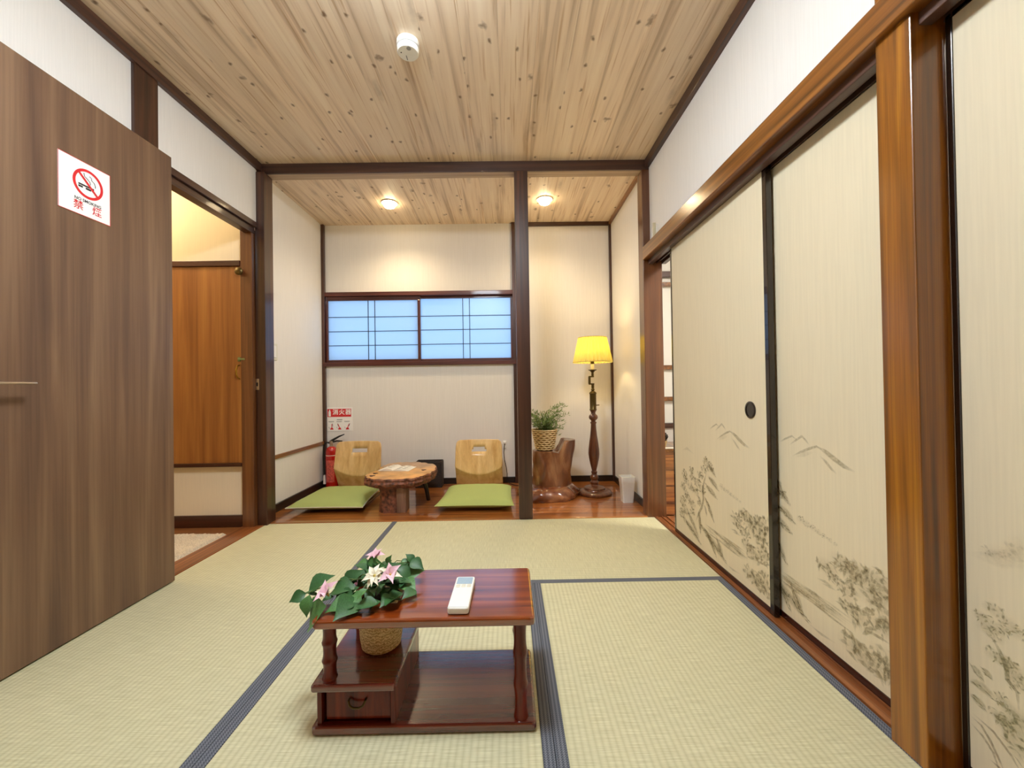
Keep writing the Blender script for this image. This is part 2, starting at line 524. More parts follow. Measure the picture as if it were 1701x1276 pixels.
# ------------------------------------------------------------------ geometry helpers
class B:
    def __init__(s):
        s.m = bmesh.new()

    def box(s, x0, x1, y0, y1, z0, z1, bev=0.0, seg=2):
        t = bmesh.new()
        v = [t.verts.new(p) for p in ((x0, y0, z0), (x1, y0, z0), (x1, y1, z0), (x0, y1, z0), (x0, y0, z1), (x1, y0, z1), (x1, y1, z1), (x0, y1, z1))]
        for f in ((0, 3, 2, 1), (4, 5, 6, 7), (0, 1, 5, 4), (1, 2, 6, 5), (2, 3, 7, 6), (3, 0, 4, 7)):
            t.faces.new([v[i] for i in f])
        if bev:
            bmesh.ops.bevel(t, geom=list(t.edges), offset=bev, segments=seg, affect='EDGES', profile=.5)
        s._merge(t)
        return s

    def _merge(s, t):
        me = bpy.data.meshes.new('tmp')
        t.to_mesh(me)
        t.free()
        s.m.from_mesh(me)
        bpy.data.meshes.remove(me)

    def prism(s, pts, z0, z1, bev=0.0, M=None, seg=2):
        """Polygon (list of 2D points, ccw) from z0 to z1, optionally moved by matrix M."""
        t = bmesh.new()
        a = [t.verts.new((p[0], p[1], z0)) for p in pts]
        c = [t.verts.new((p[0], p[1], z1)) for p in pts]
        n = len(pts)
        t.faces.new(list(reversed(a)))
        top = t.faces.new(c)
        for i in range(n):
            t.faces.new((a[i], a[(i + 1) % n], c[(i + 1) % n], c[i]))
        bmesh.ops.recalc_face_normals(t, faces=list(t.faces))
        if bev:
            ed = [e for e in t.edges if abs(e.verts[0].co.z - e.verts[1].co.z) < 1e-6]
            bmesh.ops.bevel(t, geom=ed, offset=bev, segments=seg, affect='EDGES', profile=.5)
        if M is not None:
            bmesh.ops.transform(t, matrix=M, verts=list(t.verts))
        s._merge(t)
        return s

    def lathe(s, prof, c=(0, 0, 0), n=24, cap=True, M=None, flute=None):
        """Profile of (radius, z); rings about the z axis through c."""
        t = bmesh.new()
        rings = []
        for r, z in prof:
            ring = []
            for i in range(n):
                a = 2 * math.pi * i / n
                rr = r * (flute(a, z) if flute else 1)
                ring.append(t.verts.new((c[0] + rr * math.cos(a), c[1] + rr * math.sin(a), c[2] + z)))
            rings.append(ring)
        for k in range(len(rings) - 1):
            for i in range(n):
                j = (i + 1) % n
                t.faces.new((rings[k][i], rings[k][j], rings[k + 1][j], rings[k + 1][i]))
        if cap:
            t.faces.new(list(reversed(rings[0])))
            t.faces.new(rings[-1])
        if M is not None:
            bmesh.ops.transform(t, matrix=M, verts=list(t.verts))
        s._merge(t)
        return s

    def tube(s, pts, r, n=8, cap=True):
        pts = [Vector(p) for p in pts]
        rs = r if isinstance(r, (list, tuple)) else [r] * len(pts)
        t = bmesh.new()
        rings = []
        prev = None
        for k, p in enumerate(pts):
            d = (pts[min(k + 1, len(pts) - 1)] - pts[max(k - 1, 0)]).normalized()
            up = Vector((0, 0, 1)) if abs(d.z) < .9 else Vector((1, 0, 0))
            if prev is not None:
                up = prev
            a = d.cross(up).normalized()
            b = a.cross(d).normalized()
            prev = b
            rings.append([t.verts.new(p + (a * math.cos(2 * math.pi * i / n) + b * math.sin(2 * math.pi * i / n)) * rs[k]) for i in range(n)])
        for k in range(len(rings) - 1):
            for i in range(n):
                j = (i + 1) % n
                t.faces.new((rings[k][i], rings[k][j], rings[k + 1][j], rings[k + 1][i]))
        if cap:
            t.faces.new(list(reversed(rings[0])))
            t.faces.new(rings[-1])
        bmesh.ops.recalc_face_normals(t, faces=list(t.faces))
        s._merge(t)
        return s

    def raw(s, verts, faces):
        vs = [s.m.verts.new(v) for v in verts]
        for f in faces:
            s.m.faces.new([vs[i] for i in f])
        return s

    def mesh(s, name, origin=(0, 0, 0), smooth=False):
        if any(origin):
            bmesh.ops.translate(s.m, vec=-Vector(origin), verts=list(s.m.verts))
        me = bpy.data.meshes.new(name)
        s.m.to_mesh(me)
        s.m.free()
        if smooth:
            for p in me.polygons:
                p.use_smooth = True
            me.set_sharp_from_angle(angle=math.radians(smooth if smooth is not True else 40))
        return me

    def build(s, name, mat, parent=None, smooth=False, origin=None):
        o0 = Vector((0, 0, 0))
        if parent is not None:
            o0 = ORG[parent.name]
        elif origin is not None:
            o0 = Vector(origin)
        me = s.mesh(name, o0, smooth)
        me.materials.append(mat)
        o = bpy.data.objects.new(name, me)
        COL.objects.link(o)
        ORG[o.name] = o0
        if parent is not None:
            o.parent = parent
        else:
            o.location = o0
        return o


ORG = {}


def bx(*a, **k):
    return B().box(*a, **k)


def thing(name, label, cat, loc, group=None, kind=None):
    o = bpy.data.objects.new(name, None)
    COL.objects.link(o)
    o.empty_display_size = .05
    o.location = loc
    ORG[o.name] = Vector(loc)
    return tag(o, label, cat, group, kind)


def tag(o, label=None, cat=None, group=None, kind=None):
    for k, v in (('label', label), ('category', cat), ('group', group), ('kind', kind)):
        if v:
            o[k] = v
    return o


def struct(name, b, mat, label=None, parent=None, smooth=False):
    o = b.build(name, mat, parent, smooth)
    if parent is None:
        tag(o, label, None, None, 'structure')
    elif label:
        o['label'] = label
    return o


def part_inst(name, mesh, parent, M):
    """Another object on shared mesh data, placed by a matrix given in the parent's frame."""
    o = bpy.data.objects.new(name, mesh)
    COL.objects.link(o)
    o.parent = parent
    o.matrix_local = M
    ORG[o.name] = ORG[parent.name]
    return o


def px_y(u, v, y):
    d = CAM_D + CAM_R * ((u - 850.5) / CAM_F) - CAM_U * ((v - 638) / CAM_F)
    return CAM_C + d * ((y - CAM_C.y) / d.y)


def px_x(u, v, x):
    d = CAM_D + CAM_R * ((u - 850.5) / CAM_F) - CAM_U * ((v - 638) / CAM_F)
    return CAM_C + d * ((x - CAM_C.x) / d.x)


def px_z(u, v, z):
    d = CAM_D + CAM_R * ((u - 850.5) / CAM_F) - CAM_U * ((v - 638) / CAM_F)
    return CAM_C + d * ((z - CAM_C.z) / d.z)


# ================================================================== THE ROOM
ZC = 2.47          # ceiling height
YB = 1.05          # back wall of the alcove
YF = -3.55         # wall behind the camera

struct('floor', bx(-1.6, 4.6, YF - .1, 1.7, -.16, -.045), M_HFLOOR, 'wooden subfloor under the tatami mats')


# ---- ceiling: a slab with separate pine boards below it
ceil = struct('ceiling', bx(-1.6, 4.6, YF - .1, 1.7, ZC + .02, ZC + .12), M_WALL, 'knotty pine board ceiling over tatami room and alcove')
nb = 16
bw = 2.72 / nb
for i in range(nb):
    x0 = -.06 + i * bw
    bx(x0 + .0002, x0 + bw - .0002, YF, .05, ZC, ZC + .019, bev=.0006, seg=1).build('ceiling_board', M_PINE, ceil)
nb2 = 16
bw2 = 2.80 / nb2
for i in range(nb2):
    x0 = -.11 + i * bw2
    bx(x0 + .0002, x0 + bw2 - .0002, .052, YB + .02, ZC, ZC + .019, bev=.0006, seg=1).build('ceiling_board', M_PINE, ceil)

# ---- left wall: panel over the doorway, panel over the open door, solid wall beside it
wl = B()
wl.box(-.13, -.035, -.805, -.03, 2.05, ZC)
wl.box(-.13, -.035, YF, -.925, -.04, ZC)
struct('wall_left', wl, M_WALL, 'pale papered wall with the open doorway')
# ---- right wall above the sliding doors
struct('wall_right', B().box(2.655, 2.74, -1.74, 0, 1.80, ZC).box(2.655, 2.74, YF, -1.80, 1.80, ZC), M_WALL, 'pale papered wall above the sliding paper doors')
# ---- alcove walls
wb = B()
wb.box(-.2, -.08, YB, YB + .1, -.04, ZC)
wb.box(1.735, 2.75, YB, YB + .1, -.04, ZC)
wb.box(-.08, 1.735, YB, YB + .1, -.04, 1.13)
wb.box(-.08, 1.735, YB, YB + .1, 1.825, ZC)
struct('wall_back', wb, M_WALL, 'pale ribbed wall at the back of the alcove around the window')
struct('wall_alcove_left', bx(-.19, -.09, .0, YB, -.04, ZC), M_WALL, 'pale side wall of the alcove with the light switch')
struct('wall_alcove_right', bx(2.655, 2.69, .10, YB, -.04, ZC), M_WALL, 'pale side wall of the alcove beside the floor lamp')
struct('wall_front', bx(-.2, 2.75, YF - .1, YF, -.04, ZC), M_CUPB, 'unseen wall opposite the alcove, coloured brown to lower bounced light')  # unseen wall; brown picked so less light bounces onto the amber post

# ---- posts and beams (the dark timber frame)
struct('trim_1', bx(-.05, 2.70, .0, .014, 2.40, ZC, bev=.003), M_BEAMX, 'dark brown beam across the alcove opening')
struct('trim_22', bx(-.05, 2.70, .0145, .090, 2.401, ZC, bev=.002), wood('pale_beam_wood', '#a58a6e', '#c9ad8c', axis='x', across=30, along=1.0, rough=.5), 'paler rear strip of the beam across the alcove opening')  # rear strip of the beam in a paler wood colour
struct('trim_2', bx(-.045, .02, -.03, .07, -.02, 2.40, bev=.003), M_POST, 'dark corner post between doorway and alcove')
struct('trim_3', bx(1.722, 1.815, .0, .093, -.02, 2.40, bev=.003), M_POST, 'dark brown square post standing in the alcove opening')
struct('trim_4', bx(2.605, 2.735, .0, .10, -.02, 2.40, bev=.003), M_JAMBW, 'brown corner post beside the gap in the sliding doors')
struct('trim_5', bx(2.62, 2.705, -1.82, -1.73, -.02, ZC, bev=.003), M_AMBZ, 'amber brown post between the two pairs of sliding doors')
struct('trim_6', bx(-.13, -.02, -.925, -.80, -.02, ZC, bev=.003), M_POST, 'dark post on the hinge side of the doorway')
# ceiling edge strips
struct('trim_7', bx(-.04, -.012, YF, .0, 2.415, ZC, bev=.002), M_BEAMY, 'dark strip along the ceiling over the doorway wall')
struct('trim_8', bx(2.627, 2.66, YF, .0, 2.412, ZC, bev=.002), M_BEAMY, 'dark strip along the ceiling over the sliding door wall')
struct('trim_9', bx(1.745, 2.655, YB - .022, YB, 2.435, ZC, bev=.002), M_BEAMX, 'thin brown strip under the alcove ceiling by the lamp')
struct('trim_10', bx(2.633, 2.655, .10, YB - .022, 2.44, ZC, bev=.002), M_AMBY, 'thin brown strip along the alcove ceiling side wall')
struct('trim_11', bx(-.09, -.062, YB - .03, YB, -.02, ZC, bev=.002), M_POST, 'thin dark strip in the alcove corner by the fire extinguisher')
struct('trim_12', bx(1.71, 1.748, YB - .03, YB, -.02, ZC, bev=.002), M_POST, 'thin dark strip on the alcove wall between window and lamp')
struct('trim_13', bx(2.634, 2.655, YB - .026, YB, -.02, ZC, bev=.002), M_POST, 'thin brown strip in the alcove corner behind the floor lamp')
struct('trim_14', bx(-.09, -.078, .07, YB - .03, .398, .428, bev=.002), M_AMBY, 'narrow brown rail along the lower alcove side wall')
# nageshi and door-head on the sliding-door side
struct('trim_15', bx(2.60, 2.66, YF, -.0, 1.772, 1.858, bev=.004), M_AMBY, 'glossy amber brown rail above the sliding doors')
kd = B()
kd.box(2.640, 2.672, YF, 0, 1.742, 1.772, bev=.002)
kd.box(2.672, 2.76, YF, 0, 1.764, 1.80)
kd.box(2.699, 2.7035, YF, 0, 1.748, 1.764)
kd.box(2.731, 2.76, YF, 0, 1.742, 1.764)
struct('trim_16', kd, M_BEAMY, 'grooved head rail of the sliding doors')
sk = B()
sk.box(2.652, 2.674, -1.73, 0, -.02, .007, bev=.002)
sk.box(2.674, 2.699, -1.73, 0, -.02, .0)
sk.box(2.699, 2.7035, -1.73, 0, -.02, .007)
sk.box(2.7035, 2.731, -1.73, 0, -.02, .0)
sk.box(2.731, 2.80, -1.73, .0, -.02, .007, bev=.002)
sk.box(2.652, 2.674, YF, -1.82, -.02, .007, bev=.002)
sk.box(2.674, 2.80, YF, -1.82, -.02, .0)
struct('trim_17', sk, M_SILL, 'grooved wooden floor sill under the sliding doors')
# doorway frame on the left
hd = B()
hd.box(-.115, -.03, -.80, -.03, 2.015, 2.052, bev=.002)
hd.box(-.10, -.045, -.80, -.03, 1.972, 2.013, bev=.002)
struct('trim_18', hd, M_BEAMY, 'double head rail over the doorway')
struct('trim_19', bx(-.125, -.048, -.062, -.005, -.02, 2.0, bev=.003), M_JAMBW, 'brown door jamb next to the hall cupboard')
struct('trim_20', bx(-.135, -.002, -.80, -.03, -.045, .003, bev=.003), M_SILL, 'flat brown wooden threshold of the doorway')
struct('trim_21', bx(.02, 2.605, .0, .035, -.045, .006, bev=.002), M_FLOORX, 'thin wooden edge between tatami and alcove floor')
strike = thing('strike_plate', 'small worn metal strike plate on the corner post by the doorway', 'strike plate', (-.036, -.031, .915))
bx(-.047, -.024, -.0345, -.0305, .915, .99, bev=.001).build('plate', M_STEEL, strike)
bx(-.041, -.030, -.0352, -.0343, .94, .965).build('slot', M_BLACK, strike)

# ---- alcove floor boards
af = struct('floor_alcove', bx(-.09, 2.655, .035, YB, -.044, -.012), M_FLOORX, 'glossy reddish wooden board floor of the alcove')
nbd = 9
w_ = (YB - .035) / nbd
for i in range(nbd):
    bx(-.089, 2.654, .0355 + i * w_, .035 + (i + 1) * w_, -.012, .004, bev=.0008, seg=1).build('floor_board', M_FLOORX, af)
# baseboards
struct('baseboard_back', B().box(-.062, 1.71, YB - .016, YB, .004, .06, bev=.002).box(1.748, 2.634, YB - .016, YB, .004, .06, bev=.002), M_BLACKB, 'black baseboard along the alcove back wall')
struct('baseboard_left', bx(-.09, -.074, .07, YB - .03, .004, .065, bev=.002), M_BLACKB, 'black baseboard along the alcove wall under the switch')
struct('baseboard_right', bx(2.641, 2.655, .10, YB - .026, .004, .06, bev=.002), M_BLACKB, 'black baseboard along the alcove wall by the white bin')

# ================================================================== TATAMI
def mat_(label, x, y, L, Wd, rot, bands=(True, True)):
    """Mat with its length along local x; cloth bands on its long edges (right-hand side of the length first)."""
    t = thing('tatami_mat', label, 'tatami mat', (x, y, -.045), 'tatami mats on the room floor')
    t.rotation_euler.z = rot
    h = .031
    g = .0008
    o = B().box(g, L - g, h if bands[0] else g, Wd - (h if bands[1] else g), 0, .045, bev=.0015, seg=1).build('rush_surface', M_TATAMI)
    o.parent = t
    for on, y0, y1 in ((bands[0], g, h), (bands[1], Wd - h, Wd - g)):
        if on:
            e = B().box(g, L - g, y0, y1, 0, .0462, bev=.0012, seg=1).build('cloth_band', M_HERI)
            e.parent = t
            e['label'] = 'dark blue-grey woven cloth band'


XL, XM1, XM2, XR = 0.0, .885, 1.765, 2.650
Q = math.pi / 2
mat_('yellow-green tatami mat lying beside the doorway threshold', XM1, -1.772, 1.772, XM1 - XL, Q, (True, False))
mat_('tatami mat lying crosswise in front of the alcove', XM1, -.893, XR - XM1, .893, 0, (True, False))
mat_('tatami mat under the small red-brown table', XM2, -2.655, 1.762, XM2 - XM1, Q)
mat_('tatami mat running along the painted sliding doors', XR, -2.655, 1.762, XR - XM2, Q)
mat_('tatami mat lying under the swung-open door', XM1, -3.548, 1.776, XM1 - XL, Q, (True, False))
mat_('tatami mat lying crosswise at the end away from the alcove', XM1, -3.548, XR - XM1, .893, 0)

# ================================================================== HALL BEHIND THE DOORWAY
struct('wall_hall_back', bx(-1.45, -.125, -.03, .07, -.045, ZC), M_WALLW, 'cream hall wall around the wooden cupboard')
struct('wall_hall_left', bx(-1.5, -1.4, -1.75, -.0, -.045, ZC), M_WALLW, 'cream far side wall of the hall')
struct('wall_hall_front', bx(-1.5, -.13, -1.85, -1.75, -.045, ZC), M_WALLW, 'cream near end wall of the hall')
struct('floor_hall', bx(-1.4, -.135, -1.75, -.03, -.045, -.004), M_HFLOOR, 'brown wooden hall floor')
struct('baseboard_hall', bx(-1.4, -.125, -.046, -.03, -.004, .076, bev=.002), M_DKTRIM, 'dark red-brown baseboard under the hall cupboard')
cb = thing('wall_cupboard', 'wooden cupboard door in the hall wall seen through the doorway', 'cupboard', (-.52, -.03, .40))
bx(-1.0, -.128, -.052, -.031, .428, 1.748, bev=.002).build('door', M_CUPB, cb)
bx(-1.02, -.126, -.066, -.031, 1.748, 1.785, bev=.003).build('top_rail', M_DKTRIM, cb)
bx(-1.02, -.126, -.066, -.031, .405, .428, bev=.003).build('bottom_rail', M_DKTRIM, cb)
k = B().lathe([(.012, 0), (.012, .012), (.024, .018), (.026, .028), (.018, .036), (.004, .038)], M=Matrix.Translation((-.118, -.062, 1.705)) @ Matrix.Rotation(Q, 4, 'X'))
k.build('knob', M_DKBRASS, cb, True)
lt = B()
lt.box(-.150, -.132, -.058, -.0522, 1.108, 1.136, bev=.001)
lt.box(-.145, -.100, -.0660, -.0582, 1.116, 1.128, bev=.002)
lt.build('latch', M_PATINA, cb)
hp = [(-.140, -.052, 1.085), (-.140, -.075, 1.078), (-.145, -.080, 1.055), (-.146, -.078, 1.02), (-.142, -.072, .998), (-.140, -.052, .990)]
B().tube(hp, [.004, .005, .006, .006, .005, .004]).build('pull_handle', M_BRASS, cb, True)
rug = thing('door_mat', 'fluffy beige door mat on the hall floor beyond the threshold', 'rug', (-.5, -.6, -.004))
rb = B()
random.seed(5)
nx, ny = 60, 66
vs, fs = [], []
for j in range(ny + 1):
    for i in range(nx + 1):
        ed = min(i, nx - i, j, ny - j)
        vs.append((-.90 + .758 * i / nx + random.uniform(-.004, .004), -1.05 + .862 * j / ny + random.uniform(-.004, .004), -.003 if ed == 0 else .006 + random.uniform(0, .010)))
for j in range(ny):
    for i in range(nx):
        a = j * (nx + 1) + i
        fs.append((a, a + 1, a + nx + 2, a + nx + 1))
rb.raw(vs, fs)
rb.build('pile', M_RUG, rug)
bx(-.90, -.142, -1.05, -.188, -.004, -.001).build('backing', M_RUG, rug)
# hall lamp (above the picture, over the hall)
hl = thing('hall_lamp', 'round white ceiling lamp of the hall', 'lamp', (-.95, -.48, 2.35))
B().lathe([(.06, .12), (.06, .10), (.02, .09), (.02, .06)], (-.95, -.48, 2.35), 20).build('base', M_WHITE, hl, True)
ld = bpy.data.lights.new('hall_bulb', 'POINT')
ld.energy = L_HALL
ld.color = (1.0, .80, .50)
ld.shadow_soft_size = .03
lo = bpy.data.objects.new('hall_bulb', ld)
COL.objects.link(lo)
lo.parent = hl
lo.location = (0, 0, .02)

# ================================================================== THE SWUNG-OPEN DOOR
dr = thing('door_1', 'tall dark walnut door swung open flat against the wall', None, (.03, -.81, .004), kind='structure')
bx(.012, .048, -1.575, -.808, .006, 2.044, bev=.002).build('leaf', M_DOOR, dr)
dh = B()
dh.box(.048, .056, -1.545, -1.495, .90, .985, bev=.003)
dh.build('handle_plate', M_STEEL, dr)
lev = B()
lev.lathe([(.010, 0), (.010, .042)], (0, 0, 0), 14, M=Matrix.Translation((.056, -1.52, .944)) @ Matrix.Rotation(Q, 4, 'Y'))
lev.box(.086, .104, -1.532, -1.408, .9405, .9475, bev=.0025)
lev.build('lever_handle', M_STEEL, dr, 30)
for z in (.25, 1.8):
    B().lathe([(.006, 0), (.006, .09)], (.014, -.803, z), 10).build('hinge', M_STEEL, dr, True)


# ---- text helper: flat letters laid on a surface
def text_mesh(body, size, bold=0.0):
    c = bpy.data.curves.new('txt', 'FONT')
    c.body = body
    c.size = size
    c.align_x = 'CENTER'
    c.align_y = 'CENTER'
    c.offset = bold
    c.resolution_u = 3
    o = bpy.data.objects.new('txt', c)
    COL.objects.link(o)
    dg = bpy.context.evaluated_depsgraph_get()
    me = bpy.data.meshes.new_from_object(o.evaluated_get(dg))
    bpy.data.objects.remove(o)
    bpy.data.curves.remove(c)
    return me


def put_text(name, body, size, parent, M, mat, bold=0.0, sx=1.0):
    me = text_mesh(body, size, bold)
    me.transform(M @ Matrix.Diagonal((sx, 1, 1, 1)))
    me.transform(Matrix.Translation(-ORG[parent.name]))
    me.materials.clear()
    me.materials.append(mat)
    o = bpy.data.objects.new(name, me)
    COL.objects.link(o)
    o.parent = parent
    ORG[o.name] = ORG[parent.name]
    return o


def frame_M(o, ax, ay):
    """Matrix taking sign coordinates (x along ax, y along ay) to the place."""
    ax, ay, o = Vector(ax).normalized(), Vector(ay).normalized(), Vector(o)
    az = ax.cross(ay)
    return Matrix(((ax.x, ay.x, az.x, o.x), (ax.y, ay.y, az.y, o.y), (ax.z, ay.z, az.z, o.z), (0, 0, 0, 1)))


def flat(b, pts, z, M):
    """Flat polygon in sign coordinates."""
    vs = [b.m.verts.new(M @ Vector((p[0], p[1], z))) for p in pts]
    f = b.m.faces.new(vs)
    return b


def ring_flat(b, cx, cy, r0, r1, z, M, n=48):
    vi = [b.m.verts.new(M @ Vector((cx + r0 * math.cos(2 * math.pi * i / n), cy + r0 * math.sin(2 * math.pi * i / n), z))) for i in range(n)]
    vo = [b.m.verts.new(M @ Vector((cx + r1 * math.cos(2 * math.pi * i / n), cy + r1 * math.sin(2 * math.pi * i / n), z))) for i in range(n)]
    for i in range(n):
        j = (i + 1) % n
        b.m.faces.new((vi[i], vo[i], vo[j], vi[j]))


def line_flat(b, pts, w, z, M):
    pts = [Vector((p[0], p[1], 0)) for p in pts]
    L_, R_ = [], []
    for k, p in enumerate(pts):
        d = (pts[min(k + 1, len(pts) - 1)] - pts[max(k - 1, 0)]).normalized()
        n = Vector((-d.y, d.x, 0)) * w / 2
        L_.append(b.m.verts.new(M @ Vector((p.x + n.x, p.y + n.y, z))))
        R_.append(b.m.verts.new(M @ Vector((p.x - n.x, p.y - n.y, z))))
    for k in range(len(pts) - 1):
        b.m.faces.new((R_[k], R_[k + 1], L_[k + 1], L_[k]))


# ---- no smoking sign on the door
ns = thing('no_smoking_sign', 'white NO SMOKING sign with red ring on the walnut door', 'sign', (.049, -1.205, 1.586))
MS = frame_M((.0505, -1.2045, 1.690), (0, 1, 0), (0, 0, 1))
sb = B()
sb.box(.0482, .0502, -1.299, -1.110, 1.588, 1.793, bev=.0005, seg=1)
sb.build('plate', M_SIGNW, ns)
ed = B()
for a, c in (((-.0945, -.1030), (.0945, -.1030)), ((-.0945, .1030), (.0945, .1030)), ((-.0937, -.103), (-.0937, .103)), ((.0937, -.103), (.0937, .103))):
    line_flat(ed, [a, c], .0018, .0002, MS)
ed.build('red_border', M_SIGNR, ns)
rg = B()
ring_flat(rg, .010, .024, .046, .056, .0003, MS)
line_flat(rg, [(.010 - .034, .024 + .034), (.010 + .034, .024 - .034)], .0085, .0005, MS)
rg.build('red_ring', M_SIGNR, ns)
cg = B()
flat(cg, [(-.026, .011), (.020, .011), (.020, .017), (-.026, .017)], .0004, MS)
flat(cg, [(-.026, .002), (-.010, .002), (-.010, .009), (-.026, .009)], .0004, MS)
flat(cg, [(.000, .002), (.020, .002), (.020, .009), (.000, .009)], .0004, MS)
flat(cg, [(.024, .002), (.031, .002), (.031, .017), (.024, .017)], .0004, MS)
line_flat(cg, [(-.006, .062), (-.004, .050), (.006, .044), (.016, .036), (.018, .026)], .0028, .0004, MS)
line_flat(cg, [(.014, .058), (.022, .054), (.022, .046), (.032, .040), (.036, .030), (.036, .022)], .0028, .0004, MS)
cg.build('cigarette_symbol', M_SIGNK, ns)
put_text('lettering', 'NO SMOKING', .0155, ns, MS @ Matrix.Translation((.009, -.045, .0004)), M_SIGNK, .0003)
put_text('lettering', '禁', .037, ns, MS @ Matrix.Translation((-.026, -.071, .0004)), M_SIGNR, .0003)
put_text('lettering', '煙', .037, ns, MS @ Matrix.Translation((.042, -.071, .0004)), M_SIGNR, .0003)

# ================================================================== WINDOW IN THE ALCOVE
wn = thing('window_1', 'wide low sliding window with blue frosted panes in the alcove', None, (.82, YB, 1.13), kind='structure')
wn_z0, wn_z1 = 1.135, 1.825
bx(-.08, 1.735, YB - .028, YB + .08, 1.79, 1.828, bev=.003).build('frame_head', M_WINDX, wn)
bx(-.08, 1.735, YB - .035, YB + .08, 1.128, 1.165, bev=.003).build('frame_sill', M_WINDX, wn)
bx(-.08, -.062, YB - .028, YB + .08, 1.165, 1.79).build('frame_side', M_WINDZ, wn)
bx(1.716, 1.735, YB - .028, YB + .08, 1.165, 1.79).build('frame_side', M_WINDZ, wn)
M_PANE = frosted('frosted_pane', (.86, .92, .98))
M_BARS = plain('dark_muntin', '#2a3038', .5)


def sash(x0, x1, y0, zt, zb, bars_v, bars_h):
    s = thing('sash', None, None, (x0, y0, zb))
    s.parent = wn
    s.location = Vector((x0, y0, zb)) - ORG[wn.name]
    bx(x0, x1, y0, y0 + .022, zt, zt + .038, bev=.002).build('top_rail', M_WINDX, s)
    bx(x0, x1, y0, y0 + .022, zb - .024, zb, bev=.002).build('bottom_rail', M_WINDX, s)
    bx(x0, x0 + .022, y0, y0 + .022, zb, zt, bev=.002).build('stile', M_WINDZ, s)
    bx(x1 - .026, x1, y0, y0 + .022, zb, zt, bev=.002).build('stile', M_WINDZ, s)
    xs = [x0 + .022] + bars_v + [x1 - .026]
    zs = [zb] + bars_h + [zt]
    for i in range(len(xs) - 1):
        for j in range(len(zs) - 1):
            bx(xs[i], xs[i + 1], y0 + .012, y0 + .015, zs[j], zs[j + 1]).build('pane', M_PANE, s)
    for x in bars_v:
        bx(x - .003, x + .003, y0 + .006, y0 + .012, zb, zt).build('bar', M_BARS, s)
    for z in bars_h:
        bx(x0 + .022, x1 - .026, y0 + .005, y0 + .011, z - .003, z + .003).build('bar', M_BARS, s)


sash(-.062, .833, YB - .004, 1.752, 1.190, [.337, .400], [1.325, 1.459, 1.595])
sash(.806, 1.716, YB + .022, 1.768, 1.190, [1.233, 1.297], [1.330, 1.468, 1.600])

# ================================================================== SLIDING PAPER DOORS
random.seed(11)


